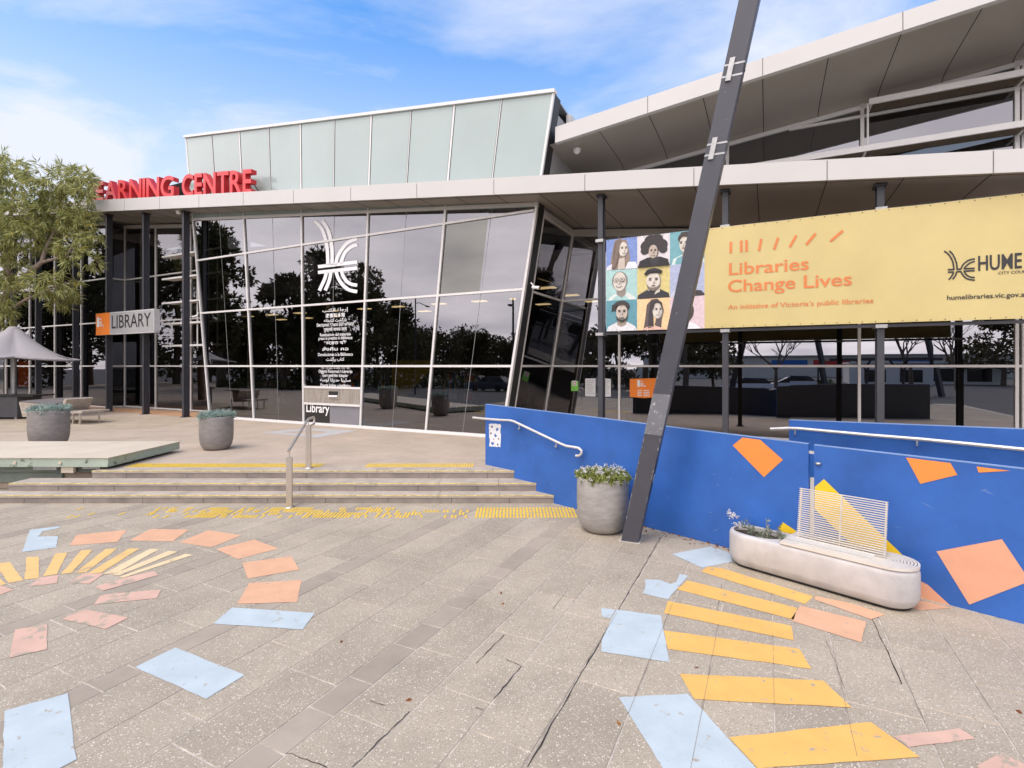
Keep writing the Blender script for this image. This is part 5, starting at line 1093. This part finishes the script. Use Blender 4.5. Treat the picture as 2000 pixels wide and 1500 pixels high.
b = MB(); b.box(q+Vector((.2, 0, LZ+.89)), (2.6, .92, .05)); b.build('lid', 'black', tb)
for x in (-1.0, -.1, .75): b = MB(); b.tube([q+Vector((x, -.36, LZ+.045)), q+Vector((x, -.31, LZ+.045))], .045, 12); b.build('castor', 'galv', tb)
# timber lounge
tl = thing('timber_lounge', Vector((-15.5, 18.2, LZ)), 'weathered timber double lounge seat on steel legs beyond the stage platform', 'bench')
b = MB(); o = Vector((-15.35, 18.05, LZ)); ua, va = Vector((.97, -.24, 0)), Vector((.24, .97, 0))
def OB(x, y, z): return o+ua*x+va*y+ZV*z
b.prism([OB(-.55, -.35, .36), OB(.72, -.35, .40), OB(.72, -.35, .47), OB(-.55, -.35, .44)], va*.95); b.build('seat', 'timber', tl)
b = MB(); b.prism([OB(-.35, -.30, .47), OB(-.25, -.30, .47), OB(-.02, -.30, .86), OB(-.14, -.30, .88)], va*.9); b.build('backrest', 'timber', tl)
b = MB(); b.prism([OB(-1.95, -.4, .22), OB(-.60, -.4, .30), OB(-.55, -.4, .66), OB(-2.12, -.4, .74)], va*.5); b.build('side_panel', 'timber', tl)
b = MB(); b.prism([OB(-2.12, -.38, .745), OB(-.55, -.38, .665), OB(-.2, .55, .87), OB(-1.9, .55, .80)], (0, 0, .03)); b.build('lounge_top', 'timber2', tl)
for x, y in ((.05, -.15), (.5, -.25), (.5, .4), (-1.7, .3), (-1.6, -.2)): b = MB(); b.bar(OB(x, y, 0), OB(x, y, .38), .06, .04, ua); b.build('leg', 'steel', tl)
b = MB(); b.prism([OB(-.98, -.42, .44), OB(-.66, -.42, .44), OB(-.66, -.42, .60), OB(-.98, -.42, .60)], va*.01); b.build('plaque', 'paper', tl)

# ================================================================== TREES
def trunk_mesh(segs, name, parent, m='bark'):
    b = MB()
    for path, r0, r1 in segs:
        k = len(path); sm_ = [Vector(p) for p in path]
        b.tube(sm_, [r0+(r1-r0)*i/(k-1) for i in range(k)], 9)
    return b.build(name, m, parent)
YT = 21.6
def tp(px, py, dy=0.): Y = YT+dy; return Vector(((px-1000)/1000*Y, Y, H+(715-py)/1000*Y))
gt = thing('gum_tree', Vector((-21.2, YT, LZ)), 'olive-green eucalyptus with drooping narrow leaves hiding the left end of the canopy sign', 'tree')
trunk_mesh([([tp(-48, 812), tp(-34, 715, .1), tp(-6, 640), tp(16, 560, -.1), tp(18, 440), tp(30, 360)], .20, .05), ([tp(26, 570), tp(62, 528, -.3), tp(82, 512, -.4), tp(88, 488, -.4), tp(112, 440, -.2), tp(120, 380)], .12, .04), ([tp(24, 540), tp(-20, 480), tp(-60, 420)], .12, .04), ([tp(82, 512, -.4), tp(130, 500, -.6), tp(160, 450, -.5)], .07, .02), ([tp(4, 615), tp(50, 585, -.6), tp(110, 560, -.8)], .07, .02), ([tp(22, 620), tp(0, 580, -.5), tp(-15, 540, -.6)], .07, .02)], 'trunk', gt, 'bark2')
gb = [(20, 338, 34, 36), (-5, 330, 30, 40), (115, 352, 52, 32), (98, 385, 38, 24), (160, 354, 24, 26), (170, 380, 14, 18), (35, 420, 58, 34), (112, 424, 48, 30), (160, 432, 36, 26), (186, 452, 16, 18), (60, 462, 60, 28), (142, 495, 24, 40), (178, 510, 11, 14), (18, 520, 36, 26), (98, 552, 42, 24), (122, 580, 25, 26), (14, 572, 28, 34), (8, 616, 20, 24), (152, 560, 9, 14), (-50, 380, 50, 50), (-60, 470, 60, 50), (-50, 560, 40, 40), (-110, 430, 60, 60), (70, 392, 20, 14)]
blobs = []
for x, y, rx, ry in gb:
    dy = random.uniform(-.9, .5); c = tp(x, y, dy); s_ = (YT+dy)/1000; blobs.append((c, rx*s_*1.08, max(.45, rx*s_*.95), ry*s_*1.05))
P, D = in_blobs(blobs, 1750, .40); D = D*.7; D[:, 2] += .15
V, Fq = blade_cluster(P, D, 14, .34, .040, .50, .78, .08); raw_mesh('crown', V, Fq, 'gum', gt)
# surroundings seen mirrored in the glass (they stand to the left of and behind the camera)
def mirror(px, Yv, w_):
    v = Vector(((px-1000)/1000*Yv, Yv, 0)); dist = (v-B0).dot(M_)-w_; p = v-M_*2*dist; return Vector((p.x, p.y, 0))
def big_tree(name, loc, h, r, label, m, n, seed, clear=.3, group='evergreen trees mirrored in the glass'):
    random.seed(seed); t = thing(name, loc, label, 'tree', group); segs = [([Vector(loc)+Vector((random.uniform(-.15, .15)*i, random.uniform(-.15, .15)*i, h*.88*i/6)) for i in range(7)], .028*h, .01*h)]; bl = []
    for i in range(15):
        f = clear+(1-clear)*random.random()**.8; rr = r*math.sin(math.pi*min(.98, .30+.72*(f-clear)/(1-clear)))*random.uniform(.45, .95); a_ = random.uniform(0, 6.283); c = Vector(loc)+Vector((rr*math.cos(a_), rr*math.sin(a_), h*f*.94)); q = r*random.uniform(.28, .46); bl.append((c, q, q, q*.72))
        segs.append(([Vector(loc)+ZV*h*max(.2, f-.16), (Vector(loc)+ZV*h*(f-.08)).lerp(c, .5), c], .009*h, .002*h))
    trunk_mesh(segs, 'trunk', t); P, D = in_blobs(bl, n, .5); V, Fq = blade_cluster(P, D, 5, .42, .20, .7, .1, .05); raw_mesh('crown', V, Fq, m, t); return t
for i, (px, Yv, h, r, cl_, lb) in enumerate(((425, 46, 15.2, 3.6, .34, 'tall dark evergreen mirrored in the left bays of the flared glass'), (385, 40, 13.0, 2.6, .3, 'dark evergreen mirrored at the very left edge of the flared glass'), (555, 50, 12.6, 3.6, .22, 'broad dark evergreen mirrored beside the white emblem'), (625, 50, 14.0, 4.2, .2, 'broad dark evergreen mirrored behind the white emblem'), (705, 52, 12.4, 4.0, .2, 'dark evergreen mirrored right of the white emblem'), (772, 58, 10.2, 3.8, .15, 'lower dark evergreen mirrored where the tree line steps down'), (492, 56, 8.8, 2.4, .35, 'slim dark evergreen mirrored between the two tall groups'))):
    big_tree('evergreen_tree', mirror(px, Yv, 0), h, r, lb, 'pine', 1500, 40+i, cl_)
for i, (px, Yv, h, r) in enumerate(((850, 84, 8.6, 4.8), (905, 88, 9.4, 5), (960, 92, 8.2, 5), (1010, 96, 9.0, 5.4), (820, 76, 7.6, 4.2), (1130, 70, 8, 4), (1180, 66, 7.2, 4))):
    big_tree('evergreen_tree', mirror(px, Yv, 0 if px < 1050 else WR), h, r, 'far olive tree %s' % ['mirrored left of the lamp in the right bays', 'mirrored under the tinted pane', 'mirrored low in the last bay', 'mirrored at the leaning right edge of the glass', 'mirrored beside the long lamp arm', 'mirrored left of the first banner column', 'mirrored behind the white notices'][i], 'olive', 1000, 70+i, .12, 'far trees mirrored in the glass')
for i, (px, Yv, h, r) in enumerate(((1265, 50, 11.5, 3.6), (1335, 47, 10.5, 3.2))): big_tree('evergreen_tree', mirror(px, Yv, WR), h, r, ['leafy dark tree mirrored below the portraits', 'leafy dark tree mirrored beside the leaning post'][i], 'olive', 900, 90+i, .3, 'leafy trees mirrored in the recessed windows')
for i, (px, Yv, h, r) in enumerate(((400, 58, 12.0, 5.0), (470, 66, 6.6, 4.0), (530, 64, 9.2, 4.6), (590, 62, 11.6, 5.0), (660, 62, 12.0, 5.2), (735, 66, 10.0, 5.0), (800, 72, 7.6, 4.6), (880, 80, 7.2, 5.2), (935, 84, 7.4, 5.2), (985, 86, 7.0, 5.2), (1035, 84, 7.6, 5.4))):
    big_tree('evergreen_tree', mirror(px, Yv, 0), h, r, 'dense low tree filling the mirrored tree line %s' % ['at the left edge of the flared glass', 'in the sky gap of the first bay', 'behind the second bay', 'left of the emblem', 'under the emblem', 'right of the emblem', 'left of the long-armed lamp', 'in the middle of the fourth bay', 'right of the long-armed lamp', 'near the short lamp', 'behind the leaning edge'][i], 'pine', 1300, 140+i, .02, 'dense trees mirrored behind the plaza')
for i, (px, Yv, h, r) in enumerate(((40, 50, 14, 5.5), (120, 52, 15, 5.5), (190, 55, 13.5, 5.5), (255, 52, 15.5, 5.5), (330, 54, 14, 5.5))):
    big_tree('evergreen_tree', mirror(px, Yv, 1.0), h, r, 'tall dark tree mirrored in the entrance glazing %s' % ['at the far left', 'behind the gum tree', 'left of the LIBRARY sign', 'above the LIBRARY sign', 'behind the sunshade blades'][i], 'pine', 1500, 170+i, .10, 'trees mirrored in the entrance glazing')
for i, (px, Yv, h, r) in enumerate(((1210, 62, 8, 4.5), (1300, 60, 7.5, 4.5), (1390, 62, 6.5, 4.2), (1960, 56, 9, 4.0))):
    big_tree('evergreen_tree', mirror(px, Yv, WR), h, r, 'dense tree mirrored low in the recessed windows %s' % ['left of the orange sign', 'behind the orange sign', 'beside the second banner column', 'at the right edge'][i], 'olive', 1000, 190+i, .05, 'dense trees mirrored behind the plaza')
for i, (p0, p1, Yv, w_) in enumerate(((440, 700, 46, 0), (730, 1010, 58, 0))):
    A_, B_ = mirror(p0, Yv, w_), mirror(p1, Yv, w_); k_ = int((B_-A_).length/.9); hd = [(A_.lerp(B_, j/k_)+ZV*.55, .85, .8, .6+.2*random.random()) for j in range(k_+1)]; P, D = in_blobs(hd, 1500, .4); V, Fq = blade_cluster(P, D, 4, .22, .13, .7, 0)
    tag(raw_mesh('hedge', V, Fq, 'hedge', loc=tuple(A_)), 'long low dark hedge mirrored near the ground in the %s' % ['left bays of the flared glass', 'right bays of the flared glass'][i], 'hedge')
def bare(loc, h, seed, label):
    random.seed(seed); t = thing('bare_tree', loc, label, 'tree', 'leafless trees mirrored in the windows'); tr = MB(); tw = MB()
    def grow(p, d, l, r_, lev):
        q = p+d*l; mid = p.lerp(q, .5)+Vector((random.uniform(-1, 1), random.uniform(-1, 1), 0))*l*.05
        (tr if lev < 2 else tw).tube([p, mid, q], [r_, r_*.85, r_*.66], 6 if lev < 2 else 4)
        if lev >= 5: return
        for _ in range(3 if lev < 4 else 2):
            a_ = Vector((random.gauss(0, 1), random.gauss(0, 1), random.gauss(.25, .5))); grow(q, (d+a_*.42).normalized(), l*random.uniform(.62, .82), r_*.60, lev+1)
    grow(Vector(loc), Vector((0, 0, 1)), h*.26, .022*h, 0); tr.build('trunk', 'bark', t); tw.build('crown', mat('twig', (.12, .095, .08), .9), t)
for i, (px, Yv, h, lb) in enumerate(((1515, 46, 8.2, 'leafless tree mirrored in the window right of the leaning post'), (1770, 44, 8.6, 'leafless tree mirrored under the middle of the banner'), (1870, 48, 9.4, 'leafless tree mirrored under the council emblem'), (1150, 60, 6.5, 'leafless tree mirrored beside the first banner column'))): bare(mirror(px, Yv, WR), h, 5+i, lb)
def street_lamp(loc, h, arm, dirv, label):
    t = thing('street_lamp', loc, label, 'street lamp'); l = Vector(loc); dv = Vector(dirv).normalized(); b = MB(); b.tube([l, l+ZV*h], [.08, .055], 8); b.build('pole', 'dark', t)
    b = MB(); b.tube([l+ZV*(h-.5), l+ZV*(h-.35)+dv*arm*.3, l+ZV*(h-.45)+dv*arm], .035, 6); b.build('arm', 'dark', t); b = MB(); b.box(l+ZV*(h-.47)+dv*(arm+.2), (.5, .22, .09), (dv, dv.cross(ZV), ZV)); b.build('lamp_head', 'dark', t)
street_lamp(mirror(812, 44, 0), 8.4, 2.3, (-.62, -.78, 0), 'dark lamp post with a long side arm mirrored in the fourth bay of glass'); street_lamp(mirror(1000, 30, 0), 6.4, .35, (.62, .78, 0), 'dark lamp post with a short head mirrored near the leaning edge of the glass'); street_lamp(mirror(1597, 45, WR), 7.2, .5, (-.6, .8, 0), 'thin dark lamp post mirrored beside the bare tree in the right windows')
# other leaning posts, shelter, shop and cars behind the camera
def lean(px, Yv, dx, label):
    l = mirror(px, Yv, WR); t = thing('leaning_post', l, label, 'post', 'leaning posts mirrored in the windows'); b = MB(); b.bar(l, l+Vector((dx, .4, 11)), .30, .30, Vector((1, .4, 0))); b.build('shaft', 'dark', t); b = MB(); b.box(l+ZV*.02, (.42, .42, .04)); b.build('base_plate', 'galv', t)
lean(1615, 40, -1.9, 'dark leaning post mirrored left of the second window mullion'); lean(1840, 38, -1.9, 'dark leaning post mirrored under the council emblem')
sl_ = mirror(1720, 41, WR); t = thing('shelter', sl_, 'dark flat-roofed shelter on forked posts mirrored in the lower right windows', 'shelter'); b = MB(); b.box(sl_+ZV*3.0, (7.6, 3.2, .2), (U, M_, ZV)); b.build('roof', 'dark', t)
for x in (-1.2, 1.2):
    b = MB(); p = sl_+U*x; b.tube([p, p+ZV*2.0], .10, 8); [b.tube([p+ZV*2.0, p+ZV*2.95+U*q], .07, 6) for q in (-.6, .6)]; b.build('post', 'dark', t)
so = mirror(1790, 64, WR); t = thing('kiosk_building', so, 'low white shop with a blue sign band mirrored in the right windows', 'building'); b = MB(); b.box(so+ZV*1.4, (15, 6, 2.8), (U, M_, ZV)); b.build('wall', 'shopw', t)
b = MB(); b.box(so+ZV*2.9, (15.6, 6.6, .18), (U, M_, ZV)); b.build('roof', 'shopw', t); b = MB(); b.box(so+U*-.5+ZV*2.45+M_*3.03, (4.2, .06, .5), (U, M_, ZV)); b.build('sign_band', 'shopb', t)
for x in (-5.2, -1.6, 1.8, 5.2): b = MB(); b.box(so+U*x+ZV*1.1+M_*3.02, (2.2, .06, 1.5), (U, M_, ZV)); b.build('window', 'cabin', t)
wo_ = mirror(1600, 105, WR); t = thing('retail_building', wo_, 'long pale retail shed with red and blue signs mirrored far off in the right windows', 'building'); b = MB(); b.box(wo_+ZV*2.2, (70, 14, 4.4), (U, M_, ZV)); b.build('wall', mat('pale_cladding', (.72, .70, .64), .6, var=.08), t); b = MB(); b.box(wo_+ZV*4.5, (71, 15, .3), (U, M_, ZV)); b.build('roof', 'cladding', t)
for x, k_ in ((-6, 'shopb'), (1, 'red'), (14, 'shopb')): b = MB(); b.box(wo_+U*x+ZV*3.2+M_*7.05, (6, .1, 1.1), (U, M_, ZV)); b.build('sign_band', k_, t)
ho = mirror(1540, 50, WR); hb = MB(); hd = [(ho+U*x+Vector((0, 0, .5)), 1.0, .7, .5) for x in np.arange(-5, 4, 1.0)]; P, D = in_blobs(hd, 1500, .4); V, Fq = blade_cluster(P, D, 4, .2, .12, .7, 0); o_ = raw_mesh('hedge', V, Fq, 'hedge', loc=tuple(ho)); tag(o_, 'clipped dark green hedge mirrored low in the window right of the leaning post', 'hedge')
def car(loc, heading, label, m):
    t = thing('parked_car', loc, label, 'car', 'cars mirrored in the windows'); l = Vector(loc); f = Vector((math.cos(heading), math.sin(heading), 0)); s_ = Vector((-f.y, f.x, 0)); Q = lambda x, y, z: l+f*x+s_*y+ZV*z
    def loft(sec, mname, nm):
        b = MB(); k = len(sec); vs = []
        for x, hw, z0, z1 in sec: vs += [Q(x, -hw, z0), Q(x, -hw*.96, (z0+z1)/2+.08), Q(x, -hw*.84, z1), Q(x, hw*.84, z1), Q(x, hw*.96, (z0+z1)/2+.08), Q(x, hw, z0)]
        b.add(vs, [(q*6+e, q*6+(e+1) % 6, (q+1)*6+(e+1) % 6, (q+1)*6+e) for q in range(k-1) for e in range(6)]+[tuple(range(6))[::-1], tuple(range(k*6-6, k*6))], 0, False); return b.build(nm, mname, t)
    loft([(-2.2, .78, .35, .80), (-2.05, .88, .26, .98), (-1.2, .90, .22, .98), (.7, .90, .22, .96), (1.9, .88, .24, .84), (2.2, .76, .32, .68)], m, 'body'); loft([(-1.95, .74, .96, .99), (-1.5, .74, .96, 1.42), (.1, .74, .95, 1.46), (.95, .74, .93, .97)], 'cabin', 'cabin')
    for x in (-1.35, 1.35):
        for y in (-.84, .84): b = MB(); b.tube([Q(x, y-.1, .32), Q(x, y+.1, .32)], .32, 16, sm=False); b.build('wheel', 'tyre', t)
    for y in (-.6, .6): b = MB(); b.box(Q(2.14, y, .66), (.1, .3, .12), (f, s_, ZV)); b.build('headlight', 'paper', t)
car(mirror(1540, 47, WR), 2.6, 'white car mirrored low in the window right of the leaning post', 'carbody'); car(mirror(1455, 45, WR), 2.6, 'pale car mirrored low beside the second banner column', 'carbody'); car(mirror(915, 60, 0), 2.7, 'white car mirrored low in the fourth bay of glass', 'carbody'); car(mirror(955, 52, 0), 2.7, 'dark car mirrored low in the last bay of glass', 'dark')

# ================================================================== LITTER
P = []
for _ in range(80):
    s_ = random.uniform(2.6, 5.2); p = WP(s_, random.random()**2*.22+.01, .006); P.append(tuple(p))
for x, y in ((985, 1177), (978, 1160), (1212, 1417), (668, 1250), (1365, 1302), (1983, 1386), (805, 1366), (1180, 1028), (1190, 1031)): P.append(tuple(G(x, y, .006)))
P = np.array(P); d = rng.normal(size=P.shape); d[:, 2] = rng.random(len(P))*.25; V, Fq = leaves(P, d, .05, .028, .06); tag(raw_mesh('leaf_litter', V, Fq, 'litter', loc=tuple(WP(4, .1, 0))), kind='stuff', label='brown fallen leaves gathered along the foot of the blue wall', cat='leaves')
